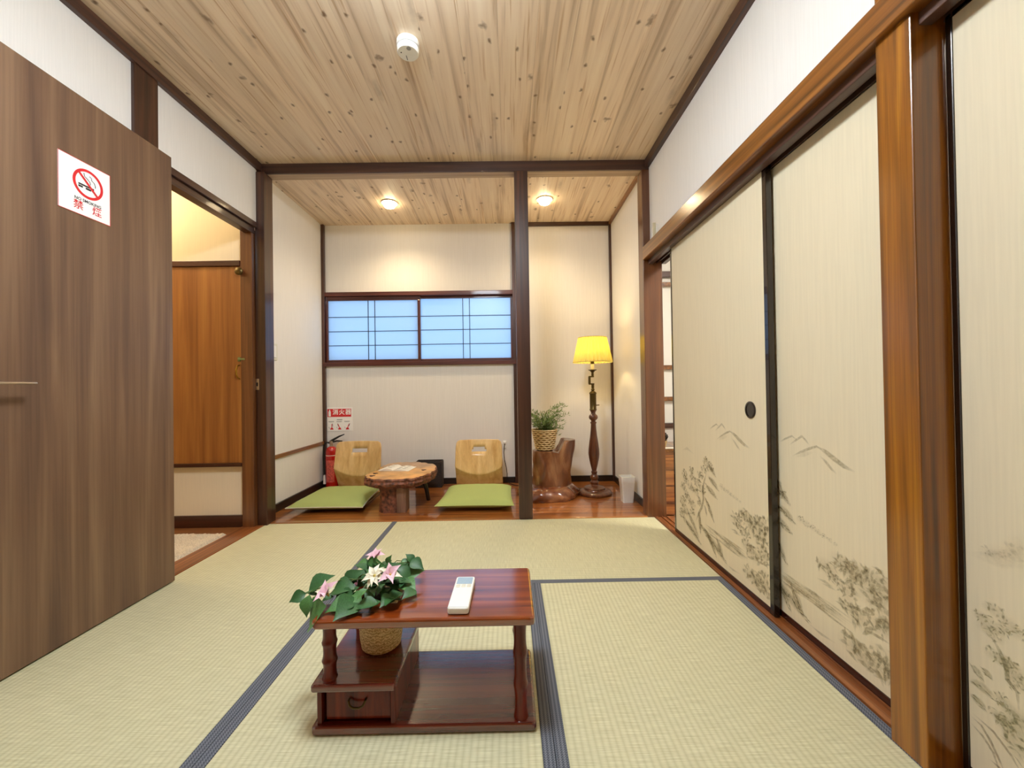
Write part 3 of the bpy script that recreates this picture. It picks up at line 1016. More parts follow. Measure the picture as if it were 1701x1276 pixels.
class Ink:
    """Brush strokes on a flat sheet: ribbons with soft edges and a colour + opacity per point."""

    def __init__(s, plane_x, y_clip, z_min):
        s.x = plane_x
        s.v, s.f, s.c = [], [], []
        s.y0, s.y1, s.zm = y_clip[0], y_clip[1], z_min

    def _pt(s, y, z, col, a):
        y = min(max(y, s.y0), s.y1)
        z = max(z, s.zm)
        s.v.append((s.x - len(s.f) * 2e-9, y, z))
        s.c.append((col[0] * 1.35, col[1] * 1.22, col[2] * 1.08, a * .92))
        return len(s.v) - 1

    def stroke(s, pts, w, col=(.24, .21, .115), a=.7, taper=True, soft=.55):
        pts = [Vector((p[0], p[1])) for p in pts]
        n = len(pts)
        rows = []
        for k, p in enumerate(pts):
            d = pts[min(k + 1, n - 1)] - pts[max(k - 1, 0)]
            if d.length < 1e-6:
                d = Vector((1, 0))
            d.normalize()
            q = Vector((-d.y, d.x))
            t = k / (n - 1)
            ww = w * (1 - .75 * abs(2 * t - 1) ** 2) if taper else w
            aa = a * (1 - abs(2 * t - 1) ** 4 * .9) if taper else a
            rows.append([s._pt(p.x + q.x * o * ww, p.y + q.y * o * ww, col, aa * m) for o, m in ((-1, 0), (-soft, .9), (soft, .9), (1, 0))])
        for k in range(n - 1):
            for i in range(3):
                s.f.append((rows[k][i], rows[k][i + 1], rows[k + 1][i + 1], rows[k + 1][i]))

    def wash(s, cy, cz, ry, rz, col, a):
        n = 14
        c = s._pt(cy, cz, col, a)
        r = [s._pt(cy + ry * math.cos(2 * math.pi * i / n), cz + rz * math.sin(2 * math.pi * i / n), col, 0) for i in range(n)]
        for i in range(n):
            s.f.append((c, r[i], r[(i + 1) % n]))

    def dab(s, y, z, L, ang, w, col, a):
        dy, dz = math.cos(ang) * L / 2, math.sin(ang) * L / 2
        s.stroke([(y - dy, z - dz), (y, z + .1 * L), (y + dy, z + dz)], w, col, a)

    def clump(s, y, z, r, n, col=(.24, .21, .115), a=.6, ang=None, flat_=.7):
        s.wash(y, z, r * 1.2, r * flat_ * 1.1, col, a * .40)
        for _ in range(n):
            t, q = random.uniform(0, 6.28), r * math.sqrt(random.random())
            aa = random.uniform(0, 3.14) if ang is None else ang + random.uniform(-.35, .35)
            s.dab(y + q * math.cos(t), z + q * math.sin(t) * flat_, r * random.uniform(.35, .8), aa, r * random.uniform(.08, .17), col, a * random.uniform(.6, 1.1))

    def frond(s, y0, z0, y1, z1, w, col=(.22, .19, .10), a=.7):
        """Drooping pine bough: a soft tapered body with needle dabs along it."""
        s.stroke([(y0 + (y1 - y0) * t, z0 + (z1 - z0) * t + .006 * math.sin(3.1 * t)) for t in (0, .25, .5, .75, 1)], w, col, a * .6)
        ang = math.atan2(z1 - z0, y1 - y0)
        n = max(5, int(math.hypot(y1 - y0, z1 - z0) / .008))
        for k in range(n):
            t = (k + .5) / n
            sc = w * (1 - .6 * t)
            s.dab(y0 + (y1 - y0) * t + random.uniform(-1, 1) * sc * .5, z0 + (z1 - z0) * t + random.uniform(-1, 1) * sc * .5, sc * 2.2, ang + random.uniform(-.5, .5), sc * .25, col, a)

    def build(s, parent):
        org = ORG[parent.name]
        me = bpy.data.meshes.new('ink_painting')
        me.from_pydata([Vector(v) - org for v in s.v], [], s.f)
        at = me.color_attributes.new('ink', 'FLOAT_COLOR', 'POINT')
        at.data.foreach_set('color', np.array(s.c, dtype=np.float32).ravel())
        me.materials.append(M_INK)
        o = bpy.data.objects.new('ink_painting', me)
        COL.objects.link(o)
        o.parent = parent
        ORG[o.name] = org
        o['label'] = 'ink landscape of pines, hills and river printed on the paper'
        return o


def z1(zx, zy):
    """Point of the far panel's print (read at 1110..1300 x 680..1020 of the frame) on its paper."""
    p = px_x(1110 + zx / 3.753, 680 + zy / 3.753, 2.675)
    return (p.y, p.z)


def landscape(I, dy):
    def T(a):
        y, z = z1(*a)
        return (y + dy, z)

    def S_(pl, w, a=.5, col=(.27, .245, .16)):
        I.stroke([T(p) for p in pl], w, col, a)
    g = (.33, .30, .20)
    # hills
    S_([(255, 125), (275, 108), (298, 93), (318, 112)], .005, .45)
    S_([(290, 135), (312, 112), (332, 92), (345, 110), (358, 132)], .006, .45)
    S_([(300, 187), (330, 165), (358, 148), (382, 137), (400, 150)], .006, .5)
    S_([(384, 138), (410, 158), (440, 190), (470, 220), (505, 242)], .011, .55)
    S_([(392, 178), (412, 205), (430, 235), (448, 258)], .007, .4)
    S_([(310, 190), (340, 175), (370, 165)], .012, .2)
    S_([(85, 255), (115, 243), (160, 280)], .010, .2)
    # tall pine
    S_([(170, 700), (185, 655), (208, 610), (218, 560), (212, 510), (222, 450), (238, 390)], .012, .65, (.22, .19, .11))
    S_([(218, 470), (190, 440), (160, 430)], .006, .6)
    S_([(212, 520), (180, 500), (140, 505)], .006, .6)
    for (a, b, r) in ((240, 330, .036), (222, 372, .03), (258, 362, .034), (200, 412, .034), (212, 505, .03), (145, 380, .030), (150, 425, .032), (182, 462, .036),
                      (140, 485, .034), (98, 400, .034), (108, 440, .034), (170, 515, .03), (92, 480, .034), (112, 530, .036), (90, 570, .04), (145, 590, .038),
                      (105, 625, .04), (150, 640, .03), (85, 650, .04), (190, 585, .022)):
        y, z = T((a, b))
        I.clump(y, z, r * 1.1, 20, a=.66, flat_=.66)
    for p, q, w in (((250, 350), (295, 425), .016), ((248, 425), (312, 508), .020), ((232, 480), (303, 560), .020), ((228, 555), (285, 708), .020), ((225, 600), (240, 670), .012),
                    ((180, 540), (205, 590), .014), ((95, 680), (205, 845), .024), ((120, 640), (190, 800), .02), ((205, 735), (362, 962), .026), ((235, 755), (300, 925), .022),
                    ((190, 640), (200, 780), .022), ((300, 810), (340, 930), .022)):
        I.frond(*T(p), *T(q), w)
    # far tree line
    for k in range(7):
        t = k / 6
        I.clump(*T((330 + 115 * t, 482 + 95 * t)), .020 - .010 * t, 8, a=.5, ang=-.5)
    # bushes and hut on the far bank
    for (a, b, r) in ((420, 690, .05), (470, 655, .045), (495, 690, .055), (440, 735, .03), (540, 700, .05), (545, 770, .07), (592, 720, .055), (600, 785, .05), (480, 780, .04),
                      (490, 850, .045), (530, 905, .06), (600, 880, .06), (612, 935, .05), (510, 1035, .06), (560, 1085, .06), (612, 1060, .06), (615, 1130, .05)):
        y, z = T((a, b))
        I.clump(y, z, r, 20, a=.6, flat_=.6)
    for p, q in (((385, 745), (440, 775)), ((400, 765), (450, 790)), ((470, 845), (560, 870)), ((535, 940), (620, 985)), ((540, 930), (580, 935)), ((440, 725), (490, 760)), ((500, 730), (470, 755))):
        S_([p, ((p[0] + q[0]) / 2, (p[1] + q[1]) / 2 - 4), q], .006, .55)
    # river
    for k in range(60):
        t = random.random()
        a0 = 215 + 190 * random.random()
        b0 = 690 + 60 * random.random() + (a0 - 215) * .75
        ln = random.uniform(40, 130)
        S_([(a0, b0), (a0 + ln / 2, b0 + ln * .40), (a0 + ln, b0 + ln * .78)], random.uniform(.003, .008), random.uniform(.18, .40), g)
    S_([(360, 965), (400, 1000), (450, 1030)], .006, .4)


def fusuma(name, label, xf, y0, y1, stl, str_, painter, pull=None, rail_t=.012, rail_b=.026, zt=1.758):
    """Paper sliding door: y0 far edge, y1 near edge (y1 < y0); front face at x = xf."""
    t = thing(name, label, None, (xf + .011, (y0 + y1) / 2, .001), kind='structure')
    zb = .002
    bx(xf + .002, xf + .020, y1 + str_, y0 - stl, zb + rail_b, zt - rail_t).build('paper_panel', M_FUSUMA, t)
    bx(xf - .001, xf + .022, y0 - stl, y0, zb, zt, bev=.002).build('stile', M_LACQ, t)
    bx(xf - .001, xf + .022, y1, y1 + str_, zb, zt, bev=.002).build('stile', M_LACQ, t)
    bx(xf - .001, xf + .022, y1 + str_, y0 - stl, zt - rail_t, zt, bev=.002).build('top_rail', M_LACQ, t)
    bx(xf - .001, xf + .022, y1 + str_, y0 - stl, zb, zb + rail_b, bev=.002).build('bottom_rail', M_LACQR, t)
    I = Ink(xf + .0016, (y1 + str_ + .001, y0 - stl - .001), zb + rail_b)
    painter(I)
    I.build(t)
    if pull:
        py, pz, r = pull
        M = Matrix.Translation((xf + .0015, py, pz)) @ Matrix.Rotation(-Q, 4, 'Y')
        p = B().lathe([(r, -.0005), (r, .003), (r * .82, .0035), (r * .80, .0008), (r * .02, .0006)], (0, 0, 0), 28, M=M)
        o = p.build('finger_pull', M_LACQ, t, 30)
        o['label'] = 'round dark recessed finger pull'
    return t


fusuma('door_2', 'far sliding paper door with a round dark finger pull', 2.675, -.282, -1.204, .016, .024, lambda I: landscape(I, 0.0), pull=(-1.075, .796, .036))
fusuma('door_3', 'sliding paper door half hidden behind the one with the finger pull', 2.706, -.84, -1.755, .016, .024, lambda I: landscape(I, -.478))


def near_print(I):
    def T(u, v):
        p = px_x(u, v, 2.702)
        return (p.y, p.z)
    for u, v, r in ((1640, 918, .016), (1655, 916, .02), (1675, 922, .018), (1690, 918, .03), (1712, 915, .04)):
        I.clump(*T(u, v), r, 6, a=.28)
    I.stroke([T(1610, 920), T(1660, 930), T(1720, 940)], .02, (.3, .28, .2), .15)
    # leaning pine
    I.stroke([T(1693, 1180), T(1690, 1150), T(1674, 1130), T(1672, 1108), T(1660, 1080), T(1648, 1058)], .006, (.24, .22, .13), .65)
    for u, v, r in ((1628, 1022, .014), (1638, 1030, .016), (1650, 1012, .018), (1640, 1045, .018), (1652, 1055, .018), (1664, 1046, .016), (1676, 1036, .018), (1688, 1050, .018),
                    (1655, 1090, .02), (1668, 1098, .02), (1680, 1108, .018), (1690, 1125, .018), (1700, 1140, .02), (1684, 1140, .012), (1664, 1160, .014), (1672, 1175, .016), (1660, 1190, .016),
                    (1676, 1205, .024), (1690, 1190, .026), (1686, 1225, .024), (1705, 1215, .03), (1695, 1250, .026), (1668, 1200, .018)):
        I.clump(*T(u, v), r * 1.15, 11, col=(.25, .245, .12), a=.6, flat_=.75)
    for (a, b), (c, d), w in (((1612, 1105), (1635, 1135), .010), ((1630, 1112), (1650, 1132), .008), ((1612, 1130), (1655, 1165), .013), ((1612, 1155), (1640, 1185), .012)):
        I.frond(*T(a, b), *T(c, d), w, col=(.25, .245, .12))
    for pl in (((1614, 1190), (1630, 1205), (1645, 1230), (1660, 1262), (1672, 1290)), ((1612, 1200), (1632, 1222), (1650, 1250), (1664, 1290)), ((1616, 1185), (1650, 1215), (1680, 1255), (1700, 1290)),
               ((1645, 1262), (1660, 1275), (1668, 1290))):
        I.stroke([T(*p) for p in pl], .004, (.26, .22, .15), .6)


fusuma('door_4', 'sliding paper door past the amber post with a leaning pine', 2.700, -1.822, -2.70, .014, .02, near_print)
fusuma('door_5', 'plain end sliding paper door beside the wall opposite the alcove', 2.700, -2.702, -3.545, .014, .02, lambda I: I.wash(-3.1, .4, .1, .05, (.3, .28, .2), .2))

# ================================================================== NEIGHBOURING ROOM BEYOND THE GAP
struct('floor_next', bx(2.80, 4.5, -2.6, 1.3, -.045, .0), M_TATAMI, 'pale floor of the neighbouring room')
struct('floor_next_boards', bx(2.69, 4.5, .03, 1.3, .0002, .006), M_FLOORX, 'wooden strip of floor in the neighbouring room')
struct('wall_next_right', bx(4.4, 4.5, -2.6, 1.4, -.045, ZC), M_WALL, 'pale far wall of the neighbouring room')
struct('wall_next_front', bx(2.80, 4.5, -2.7, -2.6, -.045, ZC), M_WALL, 'pale end wall of the neighbouring room')
nbk = B()
nbk.box(2.69, 4.5, 1.3, 1.4, -.045, .50)
nbk.box(2.69, 4.5, 1.3, 1.4, 2.02, ZC)
nbk.box(2.69, 2.80, 1.3, 1.4, .50, 2.02)
nbk.box(4.2, 4.5, 1.3, 1.4, .50, 2.02)
nbk.box(2.69, 2.75, YB, 1.3, -.045, ZC)
struct('wall_next_back', nbk, M_WALL, 'pale wall around the window of the neighbouring room')
w2 = thing('window_2', 'bright window with brown rails in the room beyond the sliding doors', None, (3.5, 1.3, .5), kind='structure')
M_PANE2 = plain('white_shoji_paper', '#f4f2ea', .8)  # opaque white panes lit from inside, standing in for daylight
zz = [.50, .78, 1.12, 1.93, 2.16, 2.30]
zz = [.50, .762, 1.085, 1.93, 2.02]
for a, b_ in zip(zz[:-1], zz[1:]):
    bx(2.80, 4.2, 1.33, 1.334, a, b_).build('pane', M_PANE2, w2)
for z in (.765, 1.085, 1.93):
    bx(2.80, 4.2, 1.29, 1.33, z - .022, z + .022, bev=.003).build('rail', M_AMBY, w2)
bx(2.80, 4.2, 1.28, 1.33, 2.0, 2.06, bev=.003).build('head', M_BEAMX, w2)
bx(2.80, 4.2, 1.28, 1.33, .47, .52, bev=.003).build('sill', M_BEAMX, w2)
nl = thing('ceiling_lamp', 'unseen ceiling lamp added to brighten the neighbouring room', 'lamp', (3.55, -.8, 2.40))
B().lathe([(.20, .07), (.22, .05), (.22, .02), (.18, .0), (.02, -.005)], (3.55, -.8, 2.40), 28).build('diffuser', emit('next_room_lamp', (1, .97, .92), 85.0), nl, True)  # added unseen lamp, strong enough to turn the window panes white
bx(3.47, 3.63, -.88, -.72, 2.468, 2.4895).build('base', M_WHITE, nl)

lc = thing('low_cabinet', 'low brown wooden cabinet seen through the gap in the sliding doors', 'cabinet', (3.1, .40, .006))
bx(2.76, 3.7, .27, .62, .006, .40, bev=.003).build('body', M_FLOORX, lc)
bx(2.745, 3.72, .25, .64, .40, .425, bev=.004).build('top', M_AMBY, lc)
for i, (a, b_) in enumerate(((.03, .14), (.15, .26), (.27, .38))):
    d_ = bx(2.775, 3.2, .258, .2705, a, b_, bev=.002).build('drawer', M_FLOORX, lc)
    bx(2.97, 3.0, .248, .258, (a + b_) / 2 - .006, (a + b_) / 2 + .006, bev=.002).build('handle', M_DKBRASS, d_)
pn = thing('pinecone_ornament', 'dark pinecone ornament in a small basket on the low cabinet', 'ornament', (2.84, .36, .425))
pc = B()
random.seed(2)
for k in range(60):
    a, h = k * 2.4, k / 59
    r = .042 * math.sin(math.pi * (.12 + .82 * h)) + .004
    p = Vector((2.84 + r * math.cos(a), .36 + r * math.sin(a), .468 + h * .075))
    n = Vector((math.cos(a), math.sin(a), .5)).normalized()
    t = Vector((-math.sin(a), math.cos(a), 0))
    u = n.cross(t)
    pc.raw([p - t * .011 - u * .006, p + n * .012 - t * .005, p + n * .012 + t * .005, p + t * .011 - u * .006, p - u * .012 - n * .01, p + n * .004 + u * .008],
           [(0, 3, 2, 1), (0, 4, 3), (0, 1, 5), (1, 2, 5), (2, 3, 5), (0, 5, 3)])
pc.build('cone', M_DKWICK, pn)
B().lathe([(.032, 0), (.036, .002), (.046, .045), (.048, .05), (.043, .05), (.034, .006), (.002, .005)], (2.84, .36, .425), 20).build('basket', M_BASK1, pn, 30)
nt_ = tag(bx(2.80, 2.93, .262, .31, .4255, .4285, bev=.0006).build('note_paper', M_PAPER, origin=(2.86, .286, .4255)), 'white sheet of paper at the edge of the low cabinet', 'paper')
wb_ = thing('white_humidifier', 'slim white rounded appliance standing beside the low cabinet', 'appliance', (2.755, .175, .006))
B().lathe([(.030, 0), (.034, .003), (.044, .10), (.047, .19), (.044, .24), (.034, .272), (.018, .288), (.003, .291)], (2.752, .175, .006), 24).build('body', M_WHITE, wb_, True)
B().lathe([(.010, .289), (.011, .293), (.003, .296)], (2.752, .175, .006), 14).build('button', M_GREYP, wb_, True)

# ================================================================== LAMPS OF THE ROOM
rl = thing('ceiling_lamp', 'round white ceiling lamp over the middle of the tatami room', 'lamp', (1.32, -1.70, 2.37))
B().lathe([(.20, .085), (.21, .07), (.21, .03), (.18, .005), (.02, .0)], (1.32, -1.70, 2.37), 36).build('diffuser', emit('room_lamp_diffuser', WHITE, L_ROOM), rl, True)
B().lathe([(.15, .0995), (.15, .085)], (1.32, -1.70, 2.37), 28).build('base', M_WHITE, rl, True)


def downlight(x, y, label, watt=L_DOWN):
    d = thing('downlight', label, 'downlight', (x, y, ZC - .02), 'round downlights in the alcove ceiling')
    B().lathe([(.062, .0195), (.064, .016), (.066, .0135), (.056, .0135), (.052, .0185)], (x, y, ZC - .02), 28).build('ring', M_WHITE, d, True)
    B().lathe([(.050, .016), (.049, .002), (.042, -.014), (.022, -.024), (.002, -.026)], (x, y, ZC - .02), 20).build('bulb', emit('downlight_bulb', (1.0, .78, .46), 45.0), d, True)
    l = bpy.data.lights.new('downlight_beam', 'SPOT')
    l.energy = watt
    l.color = WARM
    l.spot_size = math.radians(150)
    l.spot_blend = 1.0
    l.shadow_soft_size = .055
    o = bpy.data.objects.new('downlight_beam', l)
    COL.objects.link(o)
    o.parent = d
    o.location = (0, 0, -.055)


downlight(.685, .60, 'glowing round downlight above the stump-topped tea table', L_DOWN * 1.15)
downlight(1.985, .57, 'glowing round downlight above the potted plant and floor lamp', L_DOWN * .8)

sd = thing('smoke_detector', 'round white smoke detector on the pine ceiling', 'smoke detector', (1.232, -.95, 2.42))
B().lathe([(.050, .05), (.050, .030), (.046, .028)], (1.232, -.95, 2.42), 32).build('base', M_WHITE, sd, 30)
B().lathe([(.046, .0278), (.046, .0245)], (1.232, -.95, 2.42), 32).build('vent_gap', M_GREYP, sd, True)
B().lathe([(.046, .0240), (.0485, .021), (.0485, .006), (.044, .0), (.002, .0)], (1.232, -.95, 2.42), 32).build('cover', M_WHITE, sd, 30)
bx(1.220, 1.2225, -.940, -.915, 2.4192, 2.4205).build('slot', M_SIGNK, sd)
B().lathe([(.010, .0004), (.010, -.0012), (.002, -.0016)], (1.242, -.978, 2.42), 14).build('test_button', M_GREYP, sd, True)
B().lathe([(.003, .0004), (.003, -.001), (.001, -.0012)], (1.203, -.957, 2.42), 10).build('indicator', M_SIGNK, sd, True)

# ================================================================== SMALL THINGS ON THE WALLS
sw = thing('light_switch', 'ivory light switch on the alcove side wall', 'light switch', (-.089, .25, 1.135))
bx(-.0899, -.082, .212, .288, 1.137, 1.262, bev=.002).build('plate', M_IVORY, sw)
bx(-.083, -.078, .232, .268, 1.155, 1.244, bev=.002).build('rocker', M_WHITE, sw)
M_BRKT = plain('shaded_ivory', '#c9bf9f', .5)  # ivory darkened on the rim to stand for shading along the bracket edge
wp = thing('wall_hook', 'small white plastic bracket on the wall above the sliding doors', 'bracket', (2.65, -.105, 1.86))
bx(2.640, 2.6545, -.145, -.072, 1.866, 1.965, bev=.003).build('plate', M_WHITE, wp)
bx(2.622, 2.641, -.150, -.140, 1.862, 1.97, bev=.002).build('rim', M_BRKT, wp)
ol = thing('wall_outlet', 'small white outlet on the wall behind the chair by the post', 'outlet', (1.615, 1.049, .35))
bx(1.598, 1.634, 1.041, 1.0499, .33, .40, bev=.002).build('plate', M_WHITE, ol)
bx(1.604, 1.628, 1.026, 1.041, .375, .395, bev=.003).build('plug', M_WHITE, ol)
cord = B()
cord.tube([(1.616, 1.028, .378), (1.610, 1.022, .34), (1.606, 1.022, .29), (1.612, 1.024, .22), (1.628, 1.024, .15), (1.634, 1.024, .09), (1.63, 1.018, .03), (1.655, 1.0, .009), (1.70, .93, .009), (1.80, .87, .009), (2.05, .86, .009), (2.28, .78, .009), (2.34, .73, .009)], .0035, 6)
tag(cord.build('power_cord', M_BLACK, smooth=True, origin=(1.63, 1.02, .005)), 'thin dark power cord hanging from the white outlet to the floor', 'cord')

# ---- fire extinguisher and its sign
fx, fy, fz = .015, .965, .004
fe = thing('fire_extinguisher', 'red fire extinguisher standing in the alcove corner behind the chair', 'fire extinguisher', (fx, fy, fz))
B().lathe([(.046, 0), (.050, .004), (.050, .33), (.048, .348), (.040, .366), (.026, .378), (.018, .382)], (fx, fy, fz), 28).build('cylinder', M_RED, fe, 35)
B().lathe([(.0504, .300), (.0506, .3005), (.0506, .304), (.0504, .3045)], (fx, fy, fz), 28).build('band', M_PAPER, fe, True)
lb = B()
n = 8
vs = [(fx + .0506 * math.cos(-2.2 + 1.5 * i / n), fy + .0506 * math.sin(-2.2 + 1.5 * i / n), fz + z) for z in (.06, .26) for i in range(n + 1)]
lb.raw(vs, [(i, i + 1, n + 2 + i, n + 1 + i) for i in range(n)])
lb.build('label', plain('extinguisher_label', '#c9574a', .4, noise=.45, nscale=90), fe, True)
B().lathe([(.015, .378), (.015, .405), (.018, .408), (.018, .43), (.010, .435)], (fx, fy, fz), 16).build('valve', M_STEEL, fe, 30)
hnd = B()
hnd.tube([(fx - .010, fy, fz + .428), (fx + .03, fy, fz + .450), (fx + .07, fy, fz + .472), (fx + .120, fy, fz + .492)], [.010, .010, .008, .004], 8)
hnd.build('lever', M_BLACK, fe, True)
B().tube([(fx, fy, fz + .420), (fx + .05, fy, fz + .432), (fx + .10, fy, fz + .430)], [.009, .008, .005], 8).build('grip', M_BLACK, fe, True)
B().tube([(fx - .012, fy - .005, fz + .415), (fx - .045, fy - .01, fz + .420), (fx - .066, fy - .012, fz + .38), (fx - .070, fy - .012, fz + .28), (fx - .068, fy - .012, fz + .18), (fx - .062, fy - .014, fz + .12)], .0085, 8).build('hose', M_BLACK, fe, True)
B().tube([(fx - .062, fy - .014, fz + .125), (fx - .060, fy - .016, fz + .04)], [.008, .012], 10).build('nozzle', M_PAPER, fe, True)

fs_ = thing('extinguisher_sign', 'white and red fire extinguisher sign on the alcove wall', 'sign', (.054, YB - .001, .517))
MF = frame_M((.054, YB - .0035, .630), (1, 0, 0), (0, 0, 1))
bx(-.060, .182, YB - .003, YB - .0002, .519, .741, bev=.0005, seg=1).build('plate', M_SIGNW, fs_)
rbn = B()
flat(rbn, [(-.110, .022), (.114, .022), (.114, .098), (-.110, .098)], .0003, MF)
rbn.build('red_band', M_SIGNR, fs_)
ic = B()
flat(ic, [(-.100, .028), (-.078, .028), (-.078, .072), (-.084, .080), (-.084, .090), (-.094, .090), (-.094, .080), (-.100, .072)], .0006, MF)
ic.build('extinguisher_symbol', M_SIGNW, fs_)
for i, ch in enumerate('消火器'):
    put_text('lettering', ch, .056, fs_, MF @ Matrix.Translation((-.034 + i * .060, .064, .0006)), M_SIGNW, .001)
for k, cx in enumerate((-.070, .004, .078)):
    pi = B()
    line_flat(pi, [(cx + (.0, -.016, .016)[k], -.045), (cx, -.082)], .007, .0004, MF)
    flat(pi, [(cx - .016, -.098), (cx + .016, -.098), (cx + .010, -.080), (cx - .010, -.080)], .0005, MF)
    pi.build('red_pictogram', M_SIGNR, fs_)
    pk = B()
    line_flat(pk, [(cx - .030, -.020), (cx + .022, -.020)], .0028, .0004, MF)
    line_flat(pk, [(cx - .028, -.026), (cx + .018, -.026)], .0018, .0004, MF)
    line_flat(pk, [(cx - .028, -.072), (cx - .020, -.090)], .0022, .0004, MF)
    line_flat(pk, [(cx + (.006, -.020, .022)[k], -.040), (cx + (.010, -.012, .012)[k], -.068)], .004, .0006, MF)
    pk.build('fine_print', M_SIGNK, fs_)['kind'] = 'stuff'
pk = B()
line_flat(pk, [(-.022, -.004), (.030, -.004)], .005, .0004, MF)
pk.build('fine_print', M_SIGNK, fs_)

# ================================================================== LOW TABLE WITH DRAWER
tx0, tx1, ty0, ty1 = 1.136, 1.724, -1.690, -1.400
tb = thing('low_table', 'small lacquered red-brown low table with a side drawer on the tatami', 'table', (1.43, -1.55, .0015))


def rrect(x0, x1, y0, y1, r, n=4):
    p = []
    for cx, cy, a0 in ((x1 - r, y1 - r, 0), (x0 + r, y1 - r, 90), (x0 + r, y0 + r, 180), (x1 - r, y0 + r, 270)):
        for i in range(n + 1):
            a = math.radians(a0 + 90 * i / n)
            p.append((cx + r * math.cos(a), cy + r * math.sin(a)))
    return p


# top: full depth over the open side, a front strip over the drawer side where the pot stands
nx_ = 1.336
top = [(tx0 + .008, ty0), (tx1 - .012, ty0), (tx1 - .003, ty0 + .003), (tx1, ty0 + .012), (tx1, ty1 - .012), (tx1 - .003, ty1 - .003), (tx1 - .012, ty1), (nx_, ty1), (nx_, -1.602), (tx0, -1.602), (tx0, ty0 + .008)]
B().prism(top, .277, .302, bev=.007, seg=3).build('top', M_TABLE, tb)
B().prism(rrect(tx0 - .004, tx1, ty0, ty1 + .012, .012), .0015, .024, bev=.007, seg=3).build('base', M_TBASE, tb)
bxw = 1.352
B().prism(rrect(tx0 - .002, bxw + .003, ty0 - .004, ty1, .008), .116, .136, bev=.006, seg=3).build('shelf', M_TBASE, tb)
bx(tx0 + .010, tx0 + .022, ty0 + .010, ty1 - .006, .024, .116, bev=.001).build('box_side', M_TABLEZ, tb)
bx(bxw - .012, bxw, ty0 + .008, ty1 - .006, .024, .116, bev=.001).build('box_side', M_TABLEZ, tb)
bx(tx0 + .022, bxw - .012, ty1 - .018, ty1 - .006, .024, .116).build('box_back', M_TABLEZ, tb)
dw = bx(tx0 + .030, bxw - .016, ty0 + .020, ty0 + .034, .030, .110, bev=.001).build('drawer', M_TABLEZ, tb)
bx(tx0 + .030, bxw - .016, ty0 + .036, ty1 - .024, .030, .09).build('drawer_body', M_TDARK, tb)
hc = (tx0 + bxw) / 2 + .006
B().tube([(hc - .022, ty0 + .021, .084), (hc - .022, ty0 + .012, .083), (hc - .018, ty0 + .008, .074), (hc - .008, ty0 + .006, .069), (hc + .008, ty0 + .006, .069), (hc + .018, ty0 + .008, .074), (hc + .022, ty0 + .012, .083), (hc + .022, ty0 + .021, .084)], .0028, 8).build('handle', M_DKBRASS, dw, True)


def bamboo(h):
    p = []
    nseg = 40
    for i in range(nseg + 1):
        t = i / nseg
        s_ = (t * 3.0) % 1.0
        r = .0165 + .0042 * (abs(2 * s_ - 1) ** 3)
        p.append((r, t * h))
    return p


B().lathe(bamboo(.143), (tx0 + .036, ty0 + .030, .135), 16).build('leg', M_TABLEZ, tb, 50)
B().lathe(bamboo(.143), (tx0 + .036, ty1 - .030, .135), 16).build('leg', M_TABLEZ, tb, 50)
B().lathe(bamboo(.255), (tx1 - .040, ty0 + .030, .023), 16).build('leg', M_TABLEZ, tb, 50)
B().lathe(bamboo(.255), (tx1 - .040, ty1 - .024, .023), 16).build('leg', M_TABLEZ, tb, 50)
bx(tx0 + .016, tx0 + .056, ty1 - .016, ty1 - .008, .136, .278).build('rear_brace', M_TABLEZ, tb)

# ---- remote control
rc = thing('remote_control', 'white air conditioner remote control lying on the low table', 'remote control', (1.519, -1.585, .302))
RM = Matrix.Translation((1.521, -1.588, .3022)) @ Matrix.Rotation(math.radians(-1.0), 4, 'Z')
b_ = B().prism(rrect(-.0285, .0285, -.088, .090, .008), .002, .019, bev=.003, seg=2, M=RM)
b_.build('body', M_WHITE, rc)
B().prism(rrect(-.024, .024, -.070, .080, .005), 0, .0025, M=RM).build('foot', M_GREYP, rc)
B().prism(rrect(-.023, .023, .043, .083, .002), .0188, .0196, M=RM).build('screen', M_LCD, rc)
bt = B()
for i in range(3):
    bt.prism(rrect(-.022 + i * .016, -.010 + i * .016, .024, .031, .002), .0188, .0202, M=RM)
    bt.prism(rrect(-.022 + i * .016, -.010 + i * .016, .034, .039, .002), .0188, .0202, M=RM)
bt.build('buttons', M_IVORY, rc)
B().prism(rrect(-.026, .026, -.0835, -.0825, .0004), .0192, .0194, M=RM).build('cover_seam', M_GREYP, rc)

# ---- basket pot with silk clematis
PC = Vector((1.268, -1.527, .136))
pl = thing('silk_flower_pot', 'woven pot of green silk leaves with pink and cream flowers', 'potted flowers', tuple(PC))
B().lathe([(.050, 0), (.057, .006), (.061, .03), (.0655, .10), (.0662, .150), (.067, .158), (.0625, .159), (.060, .150), (.055, .12)], tuple(PC), 36, cap=True).build('pot', M_BASK1, pl, 35)
B().lathe([(.058, .142), (.002, .150)], tuple(PC), 20).build('moss', M_SOIL, pl, True)


def leaf_mesh(name, w, mat, curl=.18, fold=.12):
    """Leaf of unit length along +x, face up (+z)."""
    n = 7
    v, f = [], []
    prof = [.02, .55, .92, 1.0, .86, .55, .22, .0]
    for i in range(n + 1):
        t = i / n
        hw = w / 2 * prof[i]
        z = curl * (t - t * t * 1.6)
        v += [(t, -hw, z + fold * hw * 1.5), (t, 0, z), (t, hw, z + fold * hw * 1.5)]
    for i in range(n):
        a = i * 3
        f += [(a, a + 3, a + 4, a + 1), (a + 1, a + 4, a + 5, a + 2)]
    me = bpy.data.meshes.new(name)
    me.from_pydata(v, [], f)
    for p in me.polygons:
        p.use_smooth = True
    me.materials.append(mat)
    return me


